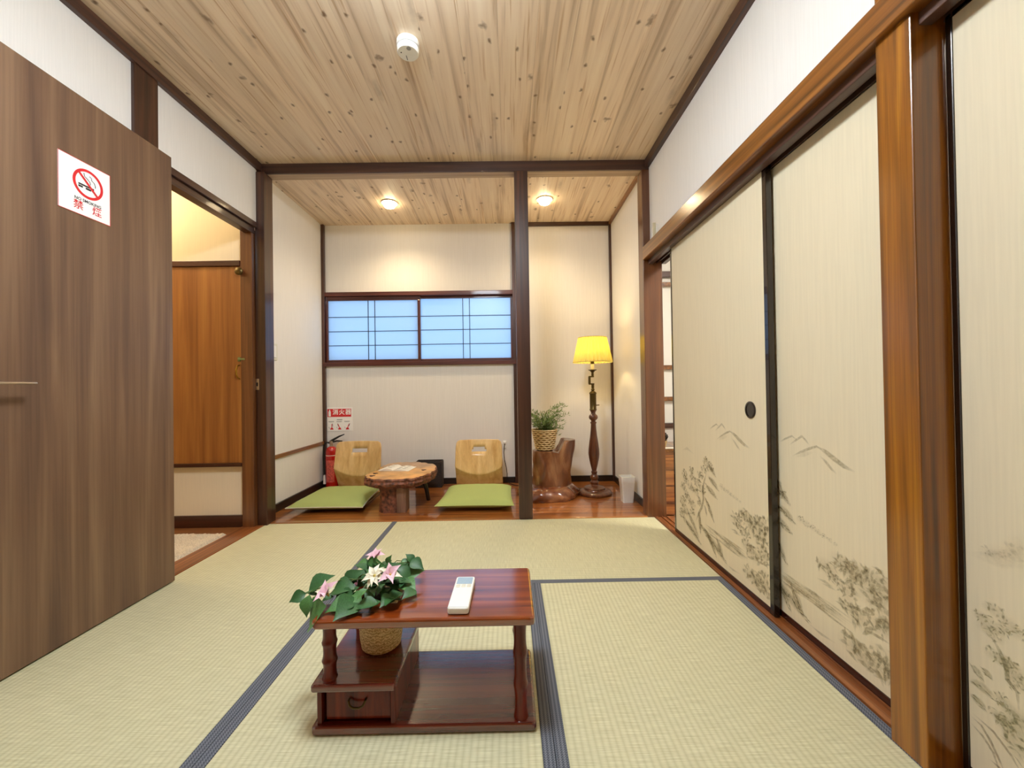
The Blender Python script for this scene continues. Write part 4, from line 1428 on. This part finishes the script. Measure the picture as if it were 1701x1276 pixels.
LEAF = [leaf_mesh('leaf', w, m_, c_, .25) for w, m_, c_ in ((.74, M_LEAF, .2), (.66, M_LEAF2, .3), (.80, M_LEAF, .35), (.92, M_LEAF2, .15))]
LZ = lambda zx, zy: (470 + zx / 6.076, 900 + zy / 6.076)


def leaf_at(bp, tp, k, up, roll=0.0):
    d = tp - bp
    L_ = d.length
    x = d.normalized()
    y = Vector(up).cross(x).normalized()
    z = x.cross(y)
    R_ = Matrix((x, y, z)).transposed().to_4x4() @ Matrix.Rotation(roll, 4, 'X')
    M = Matrix.Translation(bp - ORG[pl.name]) @ R_ @ Matrix.Scale(L_, 4)
    return part_inst('leaf', LEAF[k % 4], pl, M)


def z_pt(a, y, zmin=.318):
    u, v = LZ(*a)
    p = px_y(u, v, y)
    if p.z < zmin and p.x > 1.12:
        p = px_z(u, v, zmin)
    return p


random.seed(4)
FAR, MID, NEAR = -1.47, -1.54, -1.60
spec = [((215, 530), (55, 607), NEAR, 2), ((285, 490), (510, 320), -1.57, 0), ((265, 560), (222, 775), -1.62, 1), ((415, 675), (232, 862), -1.64, 3), ((330, 540), (225, 500), -1.58, 0),
        ((725, 600), (520, 775), NEAR, 0), ((700, 610), (420, 690), -1.62, 1), ((935, 635), (690, 672), NEAR, 0), ((525, 500), (735, 440), -1.58, 2), ((640, 425), (805, 275), MID, 0),
        ((850, 270), (1035, 240), FAR, 3), ((1080, 250), (1088, 132), FAR, 3), ((1312, 200), (1240, 118), FAR, 0), ((1300, 200), (1422, 272), FAR, 0), ((1215, 205), (1312, 300), FAR, 1),
        ((1250, 335), (1425, 280), -1.50, 1), ((1270, 360), (1100, 275), -1.50, 2), ((1195, 420), (1345, 505), MID, 1), ((1190, 400), (1085, 525), MID, 0), ((835, 490), (735, 580), -1.62, 1),
        ((905, 570), (820, 470), -1.58, 2), ((1000, 560), (1090, 450), -1.56, 0), ((1050, 640), (1200, 555), -1.58, 2), ((900, 420), (1035, 490), MID, 0), ((705, 360), (630, 460), MID, 2),
        ((560, 560), (745, 595), NEAR, 0), ((1330, 500), (1200, 570), MID, 0), ((800, 300), (880, 420), FAR, 2), ((760, 240), (900, 230), FAR, 1), ((500, 560), (380, 600), -1.58, 0),
        ((640, 500), (520, 590), -1.58, 0), ((960, 600), (880, 660), NEAR, 2), ((1100, 560), (980, 650), NEAR, 0), ((760, 470), (660, 560), -1.58, 2), ((700, 640), (590, 700), -1.63, 2),
        ((1180, 520), (1060, 600), -1.58, 0), ((1130, 430), (1250, 380), -1.52, 2), ((680, 560), (800, 640), -1.61, 1), ((830, 380), (740, 470), MID, 0), ((1020, 440), (930, 540), -1.57, 1)]
for i, (a, c, y, k) in enumerate(spec):
    b0 = z_pt(a, y + random.uniform(-.012, .012))
    t0 = z_pt(c, y + random.uniform(-.025, .02) - .008)
    b0 = b0 - (t0 - b0) * .12
    up = Vector((random.uniform(-.35, .35), -.55 + random.uniform(-.3, .3), .8))
    leaf_at(b0, t0, k, up, random.uniform(-.35, .35))
for i in range(60):     # inner leaves filling the bunch above the pot
    a = random.uniform(0, 6.28)
    r = random.uniform(.005, .068)
    b0 = PC + Vector((r * math.cos(a), r * math.sin(a), random.uniform(.180, .215)))
    t0 = b0 + Vector((math.cos(a) * random.uniform(.03, .055), math.sin(a) * random.uniform(.03, .05) * .8, random.uniform(-.012, .03)))
    leaf_at(b0, t0, (0, 2)[i % 2], (0, -.2, 1), random.uniform(-.5, .5))
stm = B()
hub = PC + Vector((0, 0, .15))
for a, y in (((215, 530), NEAR), ((450, 540), -1.59), ((640, 430), MID), ((1080, 255), FAR), ((1310, 205), FAR), ((1250, 340), -1.50), ((1195, 430), MID), ((940, 200), FAR), ((720, 600), NEAR), ((930, 380), MID), ((1080, 370), MID)):
    p = z_pt(a, y)
    mid = (hub + p) / 2 + Vector((0, 0, .045))
    stm.tube([hub, (hub + mid) / 2 + Vector((0, 0, .02)), mid, p], .0016, 5)
q1, q2 = z_pt((1150, 190), FAR), z_pt((1400, 250), FAR)
stm.tube([z_pt((1085, 250), FAR), q1, (q1 + q2) / 2 + Vector((0, 0, .006)), q2], .0013, 5)
stm.build('stems', M_STEM, pl)

PETAL = {'p': leaf_mesh('petal', .66, M_PETP, .4, .5), 'w': leaf_mesh('petal', .44, M_PETW, .35, .4)}


def flower(a, y, size, kind, n, tilt, openv, seed):
    random.seed(seed)
    c = z_pt(a, y, .325)
    fl = bpy.data.objects.new('flower', B().lathe([(.002, -.010), (.0035, -.002), (.0045, .004), (.001, .010)], (0, 0, 0), 8).mesh('flower_heart'))
    fl.data.materials.append(M_STAMEN)
    COL.objects.link(fl)
    fl.parent = pl
    ax = Vector(tilt).normalized()
    x = ax.orthogonal().normalized()
    R_ = Matrix((x, ax.cross(x), ax)).transposed().to_4x4()
    fl.matrix_local = Matrix.Translation(c - ORG[pl.name]) @ R_
    ORG[fl.name] = c
    for i in range(n):
        kk = kind[i % len(kind)]
        M = Matrix.Rotation(2 * math.pi * (i + random.uniform(-.15, .15)) / n, 4, 'Z') @ Matrix.Rotation(-openv + random.uniform(-.25, .25), 4, 'Y') @ Matrix.Scale(size * random.uniform(.85, 1.1), 4)
        part_inst('petal', PETAL[kk], fl, M)


flower((450, 530), -1.625, .040, 'ppw', 6, (-.15, -.55, .8), .75, 1)
flower((930, 350), -1.60, .038, 'w', 10, (-.2, -.6, .75), .25, 2)
flower((1085, 340), -1.60, .040, 'ppw', 6, (.15, -.6, .8), .7, 3)
flower((940, 165), -1.455, .034, 'p', 6, (-.1, -.3, 1), .7, 4)

# ================================================================== LEGLESS CHAIRS AND CUSHIONS
def backrest_mesh(xc, wb, wt, y0, slot):
    """Curved plywood back: leans back above a belly line, tucks under below it; hand slot near the top."""
    lo, up = [0, .25, .5, .75, .97], [0, .06, .2, .4, .6, .8]
    zs = [slot[1], (slot[1] + slot[2]) / 2, slot[2], .415, .430, .442, .449]
    sx = slot[0]
    ss = sorted(set([-1, -.985, -.94, -.85, -.7, -.5, -.36, .36, .5, .7, .85, .94, .985, 1] + [round(-sx, 4), round(sx, 4), round(-sx * .78, 4), round(sx * .78, 4), 0, -.13, .13, -.25, .25, -.6, .6]))
    v, f, idx = [], [], {}
    nrow = len(lo) + len(up) + len(zs)
    s0 = len(lo) + len(up)
    for j in range(nrow):
        for i, s in enumerate(ss):
            zk = .150 + .075 * s * s
            if j < len(lo):
                z = .022 + (zk - .022) * lo[j]
            elif j < s0:
                z = zk + (slot[1] - zk) * up[j - len(lo)]
            else:
                z = zs[j - s0]
            hw = (wb + (wt - wb) * (z / .45)) / 2
            over = max(0, z - .40)
            y = y0 + (.030 * (1 - s * s)) + ((z - zk) * .22 if z > zk else (zk - z) * .62)
            cz = z - max(0, abs(s) - .85) ** 2 * 1.1 * (over / .05) * (1.0 if z > .41 else 0)
            idx[i, j] = len(v)
            v.append((xc + s * hw, y, cz))
    for j in range(nrow - 1):
        for i in range(len(ss) - 1):
            inx = ss[i] >= -sx - 1e-4 and ss[i + 1] <= sx + 1e-4
            inz = j in (s0, s0 + 1)
            if inx and inz:
                corner = (ss[i] < -sx * .78 - 1e-3 or ss[i + 1] > sx * .78 + 1e-3) and slot[3] and j == s0 + 1
                if not corner:
                    continue
            f.append((idx[i, j], idx[i + 1, j], idx[i + 1, j + 1], idx[i, j + 1]))
    return v, f


def zaisu(label, xc, wb, wt, y0, slot, seat):
    t = thing('floor_chair', label, 'chair', (xc, y0 - .2, .004), 'legless floor chairs in the alcove')
    v, f = backrest_mesh(xc, wb, wt, y0, slot)
    b = B().raw(v, f)
    o = b.build('backrest', M_ZAISU, t, 60)
    md = o.modifiers.new('thick', 'SOLIDIFY')
    md.thickness = .011
    md.offset = -1
    B().prism(rrect(xc - wb / 2 + .005, xc + wb / 2 - .005, seat[0], y0 + .03, .05, 6), .0045, .016, bev=.003).build('seat', M_ZAISU, t)
    # bent piece joining seat and back
    B().box(xc - wb / 2 + .03, xc + wb / 2 - .03, y0 + .018, y0 + .112, .0045, .0165, bev=.003).box(xc - wb / 2 + .03, xc + wb / 2 - .03, y0 + .090, y0 + .112, .0165, .026, bev=.003).build('bend', M_ZAISU, t)


zaisu('pale plywood floor chair in front of the fire extinguisher', .335, .418, .385, .735, (.34, .352, .385, False), (.33,))
zaisu('pale plywood floor chair beside the dark square post', 1.392, .415, .395, .715, (.32, .345, .385, True), (.28,))


def cushion(label, corners, z0, h, piping):
    t = thing('seat_cushion', label, 'cushion', (sum(c[0] for c in corners) / 4, sum(c[1] for c in corners) / 4, z0), 'green cushions on the floor chairs')
    c = [Vector((p[0], p[1])) for p in corners]     # front-left, front-right, back-right, back-left
    n = 22
    v, f = [], []
    rnd = random.Random(3)
    for side in (1, -1):
        base = len(v)
        for j in range(n + 1):
            for i in range(n + 1):
                a, b2 = -1 + 2 * i / n, -1 + 2 * j / n
                # sides bow in a little, corners stay sharp
                aa = a * (1 - .045 * (1 - b2 * b2))
                bb = b2 * (1 - .045 * (1 - a * a))
                s, q = (aa + 1) / 2, (bb + 1) / 2
                p = c[0] * (1 - s) * (1 - q) + c[1] * s * (1 - q) + c[2] * s * q + c[3] * (1 - s) * q
                e = max(0, (1 - abs(a) ** 4) * (1 - abs(b2) ** 4)) ** .48
                z = z0 + h * .42 + side * (h * .58 if side > 0 else h * .40) * e + (rnd.uniform(-.0012, .0012) if e > .1 and side > 0 else 0)
                v.append((p.x, p.y, z))
        for j in range(n):
            for i in range(n):
                q4 = (base + j * (n + 1) + i, base + j * (n + 1) + i + 1, base + (j + 1) * (n + 1) + i + 1, base + (j + 1) * (n + 1) + i)
                f.append(q4 if side > 0 else tuple(reversed(q4)))
    b = B().raw(v, f)
    bmesh.ops.remove_doubles(b.m, verts=list(b.m.verts), dist=.0002)
    b.build('cover', M_GREEN, t, 60)
    if piping:
        ring = []
        for (i0, j0, di, dj) in ((0, 0, 1, 0), (n, 0, 0, 1), (n, n, -1, 0), (0, n, 0, -1)):
            for k_ in range(n):
                q = v[(j0 + dj * k_) * (n + 1) + i0 + di * k_]
                ring.append((q[0], q[1], q[2]))
        ring.append(ring[0])
        B().tube(ring, .004, 6).build('piping', M_GREENP, t, True)


cushion('green seat cushion with pale piping in front of the extinguisher corner', [(.030, .170), (.590, .165), (.545, .728), (.045, .735)], .0185, .082, True)
cushion('plain green seat cushion beside the dark square post', [(1.110, .150), (1.690, .135), (1.672, .712), (1.135, .712)], .0185, .086, False)

# ================================================================== BURL-TOP TEA TABLE
bt_ = thing('burl_tea_table', 'low tea table with a live-edge burl top on a bark stump leg', 'table', (.80, .42, .004))
outline = [(.575, .30), (.600, .19), (.68, .128), (.80, .105), (.92, .125), (1.0, .17), (1.055, .30), (1.075, .45), (1.05, .60), (.98, .70), (.87, .765), (.76, .78), (.655, .745), (.595, .66), (.590, .56), (.60, .46)]


def smooth_closed(p, k):
    o = []
    n = len(p)
    for i in range(n):
        p0, p1, p2, p3 = (Vector(p[(i + d) % n]) for d in (-1, 0, 1, 2))
        for s in range(k):
            t = s / k
            o.append(.5 * ((2 * p1) + (p2 - p0) * t + (2 * p0 - 5 * p1 + 4 * p2 - p3) * t * t + (3 * p1 - p0 - 3 * p2 + p3) * t ** 3))
    return o


oc = smooth_closed(outline, 6)
rnd = random.Random(8)
cen = Vector((.82, .44))
v, f = [], []
n = len(oc)
lay = [(.262, .965), (.252, .985), (.240, .975), (.226, 1.0), (.212, .985), (.200, .95), (.186, .86)]
com = [.030 * math.sin(i * .9) * math.sin(i * .37 + 1) + rnd.uniform(-.014, .014) for i in range(n)]
jit = [[com[i] + rnd.uniform(-.016, .016) for i in range(n)] for _ in lay]
for li, (z, s) in enumerate(lay):
    for i, p in enumerate(oc):
        q = cen + (p - cen) * (s + jit[li][i])
        v.append((q.x, q.y, z + rnd.uniform(-.004, .004) * (1 if 0 < li else .5)))
for li in range(len(lay) - 1):
    for i in range(n):
        j = (i + 1) % n
        f.append((li * n + i, (li + 1) * n + i, (li + 1) * n + j, li * n + j))
v.append((cen.x, cen.y, .180))
for i in range(n):
    f.append(((len(lay) - 1) * n + i, len(v) - 1, (len(lay) - 1) * n + (i + 1) % n))
bark = B().raw(v, f)
bmesh.ops.recalc_face_normals(bark.m, faces=list(bark.m.faces))
o = bark.build('bark_edge', M_BARK, bt_, 25)
tp = B()
vt = [(p.x, p.y, .262 + .0004) for p in [cen + (Vector(v[i][:2]) - cen) * 1.0 for i in range(n)]]
tv = [tp.m.verts.new((v[i][0], v[i][1], v[i][2])) for i in range(n)]
iv = [tp.m.verts.new((cen.x + (v[i][0] - cen.x) * .965, cen.y + (v[i][1] - cen.y) * .965, .268)) for i in range(n)]
cvt = tp.m.verts.new((cen.x, cen.y, .269))
for i in range(n):
    j = (i + 1) % n
    tp.m.faces.new((tv[i], tv[j], iv[j], iv[i]))
    tp.m.faces.new((iv[i], iv[j], cvt))
tp.build('top', M_BURL, bt_, 40)
for hx, hy, hr in ((.640, .30, .020), (.645, .215, .022), (.985, .40, .020)):
    B().lathe([(hr, .0), (hr * .9, .0022), (hr * .2, .0028)], (hx, hy, .2675), 10, flute=lambda a, z: 1 + .25 * math.sin(3 * a) + .15 * math.sin(5 * a + 1)).build('hollow', M_HOLE, bt_, True)
lg = B()
lg.lathe([(.098, 0), (.093, .03), (.088, .09), (.090, .15), (.10, .185)], (.775, .27, .004), 26, flute=lambda a, z: 1 + .05 * math.sin(5 * a + 9 * z) + .04 * math.sin(9 * a + 20 * z))
lg.build('stump_leg', M_BARK, bt_, 30)
lp = B().prism([(.835, .172), (.900, .182), (.895, .30), (.84, .30)], .004, .186, bev=.002)
lp.build('leg_block', M_CUT, bt_)
B().tube([(1.0, .50, .005), (.985, .49, .10), (.96, .47, .19)], [.016, .017, .022], 10).build('rear_leg', M_BLACKB, bt_, True)
B().tube([(.70, .64, .005), (.72, .62, .10), (.74, .60, .19)], [.016, .017, .022], 10).build('rear_leg', M_BLACKB, bt_, True)

# ---- open booklet on the tea table
bk = thing('open_booklet', 'open booklet lying on the burl tea table', 'booklet', (.74, .43, .2685))
ang = math.radians(20)
MB_ = Matrix.Translation((.765, .455, .2692)) @ Matrix.Rotation(math.radians(-8), 4, 'Z')


def page(side):
    v, f = [], []
    for j, y in enumerate((-.085, .085)):
        for i in range(9):
            t = i / 8
            h = .022 * math.sin(math.pi * min(1, t * 1.15)) ** .7 * (1 - .5 * t) if t > 0 else .003
            if side > 0:
                h *= .55
            v.append(MB_ @ Vector((side * t * .125, y, .002 + h)))
    for i in range(8):
        f.append((i, i + 1, 10 + i, 9 + i))
    k_ = len(v)
    for i in range(9):
        v.append(MB_ @ Vector((side * i / 8 * .125, -.085, .0)))
    for i in range(8):
        f.append((k_ + i, k_ + i + 1, i + 1, i))
    v2 = len(v)
    for y in (-.085, .085):
        v.append(MB_ @ Vector((side * .125, y, 0)))
    f.append((v2, v2 + 1, 17, 8))
    return B().raw(v, f)


page(-1).build('page', M_PAPER, bk, 40)
page(1).build('page', M_PAPER, bk, 40)
pm = B()
MP = MB_
for sx_, rows in ((-1, ((-.055, .04), (.0, .05), (.05, .03))), (1, ((-.06, .05), (-.02, .06), (.035, .05)))):
    for ry, ln in rows:
        for q in range(2):
            x0_ = sx_ * .06 + (q - .5) * .045
            zf = .0305 * (.55 if sx_ > 0 else 1) * .62 + .004
            flat(pm, [(x0_ - .014, ry - .007), (x0_ + .014, ry - .007), (x0_ + .014, ry + .004), (x0_ - .014, ry + .004)], zf + .002, MP)
pm.build('printed_marks', plain('print_grey', '#8c8a80', .7), bk)

# ---- dark tray-like box behind the tea table
db = thing('black_wicker_box', 'dark wicker box against the alcove wall behind the tea table', 'box', (.92, .96, .004))
for a in ((.80, .812, .90, 1.02), (1.028, 1.04, .90, 1.02), (.812, 1.028, .90, .912), (.812, 1.028, 1.008, 1.02)):
    bx(a[0], a[1], a[2], a[3], .016, .232, bev=.002).build('side', M_DKWICK, db)
bx(.80, 1.04, .90, 1.02, .004, .016, bev=.002).build('base', M_DKWICK, db)
rim = B()
rim.tube([(.806, .906, .234), (1.034, .906, .234), (1.034, 1.014, .234), (.806, 1.014, .234), (.806, .906, .234)], .007, 6)
rim.build('rim', M_DKWICK, db)

# ================================================================== STUMP STAND AND PLANT
sx0, sy0 = 2.005, .575
st = thing('stump_stand', 'polished tree stump stand with one raised horn by the lamp', 'plant stand', (sx0, sy0, .004))


def stump_top(x):
    t = min(1, max(0, (x - 2.055) / .055))
    t = t * t * (3 - 2 * t)
    dip = -.014 * math.exp(-((x - 2.055) / .03) ** 2)
    return .382 + dip + .085 * t


v, f = [], []
NA, NH = 48, 16
for j in range(NH + 1):
    t = j / NH
    for i in range(NA):
        a = 2 * math.pi * i / NA
        lump = 1 + .035 * math.sin(3 * a + 4 * t) + .03 * math.sin(5 * a - 6 * t + 1) + .02 * math.sin(9 * a + 11 * t)
        rx, ry = .152 * (1 + .06 * (1 - t) ** 2), .125
        x = sx0 + rx * lump * math.cos(a)
        y = sy0 + ry * lump * math.sin(a)
        h = stump_top(x)
        lean = .075 * max(0, math.cos(a)) * max(0, t - .30) ** 1.1
        v.append((x + lean, y, .085 + t * (h - .085)))
for j in range(NH):
    for i in range(NA):
        k2 = (i + 1) % NA
        f.append((j * NA + i, j * NA + k2, (j + 1) * NA + k2, (j + 1) * NA + i))
prev = NH * NA
for q in (.92, .75, .55, .35, .15):
    st0 = len(v)
    for i in range(NA):
        x, y, z = v[NH * NA + i]
        xx, yy = sx0 + (x - sx0) * q, sy0 + (y - sy0) * q
        v.append((xx, yy, stump_top(xx if xx < 2.1 else xx) - (.0 if q < .9 else -.003)))
    for i in range(NA):
        k2 = (i + 1) % NA
        f.append((prev + i, prev + k2, st0 + k2, st0 + i))
    prev = st0
f.append(tuple(prev + i for i in range(NA)))
f.append(tuple(reversed(range(NA))))
B().raw(v, f).build('trunk', M_STUMP, st, 50)
v, f = [], []
lay = [(.004, 1.0), (.018, 1.03), (.045, 1.0), (.075, .90), (.098, .80), (.104, .70), (.104, 0.0)]
for li, (z, s) in enumerate(lay):
    for i in range(NA):
        a = 2 * math.pi * i / NA
        lump = 1 + .06 * math.sin(3 * a + 1) + .05 * math.sin(5 * a) + .03 * math.sin(11 * a + li)
        v.append((1.975 + .245 * s * lump * math.cos(a), .565 + .205 * s * lump * math.sin(a), z + (.006 * math.sin(4 * a + li) if 1 < li < 5 else 0)))
for li in range(len(lay) - 1):
    for i in range(NA):
        k2 = (i + 1) % NA
        f.append((li * NA + i, li * NA + k2, (li + 1) * NA + k2, (li + 1) * NA + i))
f.append(tuple(reversed(range(NA))))
B().raw(v, f).build('base', M_STUMPB, st, 50)

bc = Vector((1.952, .560, .386))
fp = thing('potted_fern', 'feathery green plant in a woven cane basket on the stump stand', 'plant', tuple(bc))
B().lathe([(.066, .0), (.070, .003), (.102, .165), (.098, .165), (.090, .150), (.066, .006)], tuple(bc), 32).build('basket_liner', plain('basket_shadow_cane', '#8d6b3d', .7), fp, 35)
B().lathe([(.066, -.0), (.067, -.004), (.060, -.0042)], tuple(bc), 24).build('foot_ring', M_BLACKB, fp, True)
for r_ in range(9):      # woven rows of split cane
    z = .012 + r_ * .0172
    rr = .0705 + (.102 - .0705) * (z / .165)
    pts = []
    for i in range(49):
        a = 2 * math.pi * i / 48
        w_ = .0035 * math.sin(a * 12 + (r_ % 2) * math.pi)
        pts.append((bc.x + (rr + .002 + w_) * math.cos(a), bc.y + (rr + .002 + w_) * math.sin(a), bc.z + z + .003 * math.sin(a * 12 + (r_ % 2) * math.pi)))
    B().tube(pts, .0048, 5).build('cane_row', M_BASK2, fp, True)
B().tube([(bc.x + .103 * math.cos(2 * math.pi * i / 32), bc.y + .103 * math.sin(2 * math.pi * i / 32), bc.z + .166) for i in range(33)], .006, 6).build('rim', M_BASK2, fp, True)
B().lathe([(.090, .140), (.002, .150)], tuple(bc), 20).build('soil', M_SOIL, fp, True)
rnd = random.Random(21)
fv, ff = [], []
stems = B()
tips = []
for k in range(58):
    a = rnd.uniform(0, 6.28)
    rr = rnd.uniform(.0, .06)
    p0 = bc + Vector((rr * math.cos(a), rr * math.sin(a), .146))
    out = rnd.uniform(.04, .17)
    hh = rnd.uniform(.06, .17)
    if k < 7:       # the tall arching sprays on the lamp side
        a = rnd.uniform(-.7, .5)
        out, hh = rnd.uniform(.10, .185), rnd.uniform(.14, .225)
    elif k < 11:    # sprays drooping over the rim
        a = rnd.uniform(-1.2, .2)
        out, hh = rnd.uniform(.10, .14), rnd.uniform(-.03, .03)
    p3 = p0 + Vector((out * math.cos(a), out * math.sin(a) * .8, hh))
    p1 = p0 + Vector((out * .2 * math.cos(a), out * .2 * math.sin(a), max(hh, .05) * .65))
    p2 = p0 + Vector((out * .65 * math.cos(a), out * .6 * math.sin(a), max(hh * 1.02, .045)))
    pts = [p0 * (1 - t) ** 3 + p1 * 3 * t * (1 - t) ** 2 + p2 * 3 * t * t * (1 - t) + p3 * t ** 3 for t in [i / 8 for i in range(9)]]
    stems.tube(pts, [.0016 - .00012 * i for i in range(9)], 4)
    for i in range(2, 9):
        for s in range(5):
            d = Vector((math.cos(a) * .6 + rnd.uniform(-.9, .9), math.sin(a) * .6 + rnd.uniform(-.9, .9), rnd.uniform(-.35, .85))).normalized()
            L_ = rnd.uniform(.020, .042)
            w_ = d.cross(Vector((rnd.uniform(-1, 1), rnd.uniform(-1, 1), 1))).normalized() * .0031
            b0 = len(fv)
            q = pts[i]
            fv += [q, q + d * L_ * .5 + w_, q + d * L_, q + d * L_ * .5 - w_]
            ff += [(b0, b0 + 1, b0 + 2, b0 + 3)]
fo = B().raw(fv, ff).build('foliage', M_FERN, fp)
fo['kind'] = 'stuff'
stems.build('stems', M_STEM, fp)

# ================================================================== FLOOR LAMP
lx, ly = 2.368, .605
fl = thing('floor_lamp', 'lit floor lamp with pleated yellow shade on a turned wooden column', 'floor lamp', (lx, ly, .004))
B().lathe([(.136, 0), (.142, .006), (.142, .018), (.134, .028), (.110, .036), (.090, .040), (.086, .046), (.086, .054), (.078, .060), (.050, .066), (.040, .072)], (lx, ly, .004), 40).build('base', M_LAMPW, fl, 35)
prof = [(.038, .070), (.030, .080), (.032, .092), (.036, .10), (.030, .108), (.024, .116), (.033, .130), (.035, .142), (.028, .156), (.020, .166), (.024, .176), (.025, .186), (.018, .194), (.022, .21), (.032, .25), (.042, .30), (.046, .335), (.045, .37),
        (.038, .43), (.029, .49), (.023, .55), (.021, .585), (.026, .592), (.026, .600), (.018, .606), (.020, .615), (.034, .628), (.038, .642), (.034, .656), (.020, .668), (.018, .680), (.024, .692), (.028, .700)]
B().lathe(prof, (lx, ly, .004), 28).build('turned_column', M_LAMPW, fl, 40)
B().lathe([(.028, .700), (.030, .705), (.026, .710), (.026, .835), (.030, .840), (.028, .848), (.014, .860)], (lx, ly, .004), 24, flute=lambda a, z: 1 + .05 * math.cos(12 * a)).build('brass_sleeve', M_DKBRASS, fl, 40)
B().tube([(lx + .024, ly, .745), (lx + .052, ly - .004, .747)], .0045, 8).build('key_switch', M_DKBRASS, fl, True)
arm = B()
arm.lathe([(.010, .858), (.016, .872), (.010, .884), (.012, .89), (.012, .922)], (lx, ly, .004), 14)
arm.box(lx - .034, lx + .012, ly - .010, ly + .010, .918, .930, bev=.002)
arm.box(lx - .036, lx - .018, ly - .010, ly + .010, .926, .985, bev=.002)
arm.box(lx - .034, lx + .010, ly - .010, ly + .010, .980, .992, bev=.002)
arm.lathe([(.010, .986), (.011, 1.00), (.010, 1.016), (.022, 1.030), (.036, 1.036), (.036, 1.040), (.012, 1.041)], (lx, ly, .004), 18)
arm.build('swing_arm', M_DKBRASS, fl, 35)
B().lathe([(.014, 1.040), (.014, 1.085), (.010, 1.088)], (lx, ly, .004), 16).build('candle_sleeve', M_PAPER, fl, 35)
B().lathe([(.014, 1.088), (.015, 1.092), (.015, 1.112), (.010, 1.118)], (lx, ly, .004), 16).build('socket', M_DKBRASS, fl, 35)
B().lathe([(.010, 1.118), (.022, 1.145), (.028, 1.17), (.022, 1.195), (.004, 1.205)], (lx, ly, .004), 16).build('bulb', emit('lamp_bulb', (1.0, .78, .42), 6.0), fl, True)


def shade_mat():
    m, nt, b = newmat('yellow_shade')
    L = nt.links.new
    t = N(nt, 'ShaderNodeBsdfTranslucent')
    t.inputs['Color'].default_value = (.44, .345, .045, 1)
    d = N(nt, 'ShaderNodeBsdfDiffuse')
    d.inputs['Color'].default_value = (.86, .76, .28, 1)
    mx = N(nt, 'ShaderNodeMixShader')
    mx.inputs[0].default_value = .55
    L(t.outputs[0], mx.inputs[1])
    L(d.outputs[0], mx.inputs[2])
    L(mx.outputs[0], nt.nodes['Material Output'].inputs['Surface'])
    return m


M_SHADE = shade_mat()
n = 256
sh = B()
sh.lathe([(.163, 1.102), (.160, 1.106), (.117, 1.304), (.116, 1.310)], (lx + .003, ly, .004), n, cap=False, flute=lambda a, z: 1 + .030 * math.cos(32 * a))
sh.build('shade', M_SHADE, fl, 80)
rims = B()
for r_, z in ((.163, 1.106), (.117, 1.312)):
    rims.tube([(lx + .003 + r_ * math.cos(2 * math.pi * i / 40), ly + r_ * math.sin(2 * math.pi * i / 40), z) for i in range(41)], .003, 6)
rims.build('shade_rim', M_SHADE, fl, True)
sp = B()
for k in range(3):
    a = 2 * math.pi * k / 3
    sp.tube([(lx + .003, ly, 1.30), (lx + .003 + .116 * math.cos(a), ly + .116 * math.sin(a), 1.309)], .002, 5)
sp.tube([(lx, ly, 1.205), (lx + .003, ly, 1.30)], .003, 5)
sp.build('shade_carrier', M_DKBRASS, fl)
l = bpy.data.lights.new('lamp_light', 'POINT')
l.energy = L_FLOOR
l.color = (1.0, .74, .36)
l.shadow_soft_size = .045
o = bpy.data.objects.new('lamp_light', l)
COL.objects.link(o)
o.parent = fl
o.location = (0, 0, 1.215)

# ================================================================== WHITE BIN
wbn = thing('waste_bin', 'small white plastic waste bin on the alcove floor', 'waste bin', (2.57, .36, .004))


def rsq(x, y, hx, hy, r):
    return rrect(x - hx, x + hx, y - hy, y + hy, r, 4)


rows = [(.004, .040, .040), (.150, .0500, .048), (.152, .0515, .0495), (.200, .053, .051)]
v, f = [], []
for z, hx, hy in rows:
    v += [(p[0], p[1], z) for p in rsq(2.570, .365, hx, hy, .012)]
m_ = len(v) // len(rows)
inner = len(v)
v += [(p[0], p[1], .200) for p in rsq(2.570, .365, .050, .048, .011)]
v += [(p[0], p[1], .010) for p in rsq(2.570, .365, .037, .037, .010)]
for k in range(len(rows) - 1 + 2):
    for i in range(m_):
        j = (i + 1) % m_
        f.append((k * m_ + i, k * m_ + j, (k + 1) * m_ + j, (k + 1) * m_ + i))
f.append(tuple(reversed(range(m_))))
f.append(tuple(range(5 * m_, 6 * m_)))
B().raw(v, f).build('body', M_WHITE, wbn, 40)
B().tube([(p[0], p[1], .201) for p in rsq(2.570, .365, .0517, .0497, .012)] + [(rsq(2.570, .365, .0517, .0497, .012)[0][0], rsq(2.570, .365, .0517, .0497, .012)[0][1], .201)], .002, 6).build('rim', M_IVORY, wbn, True)
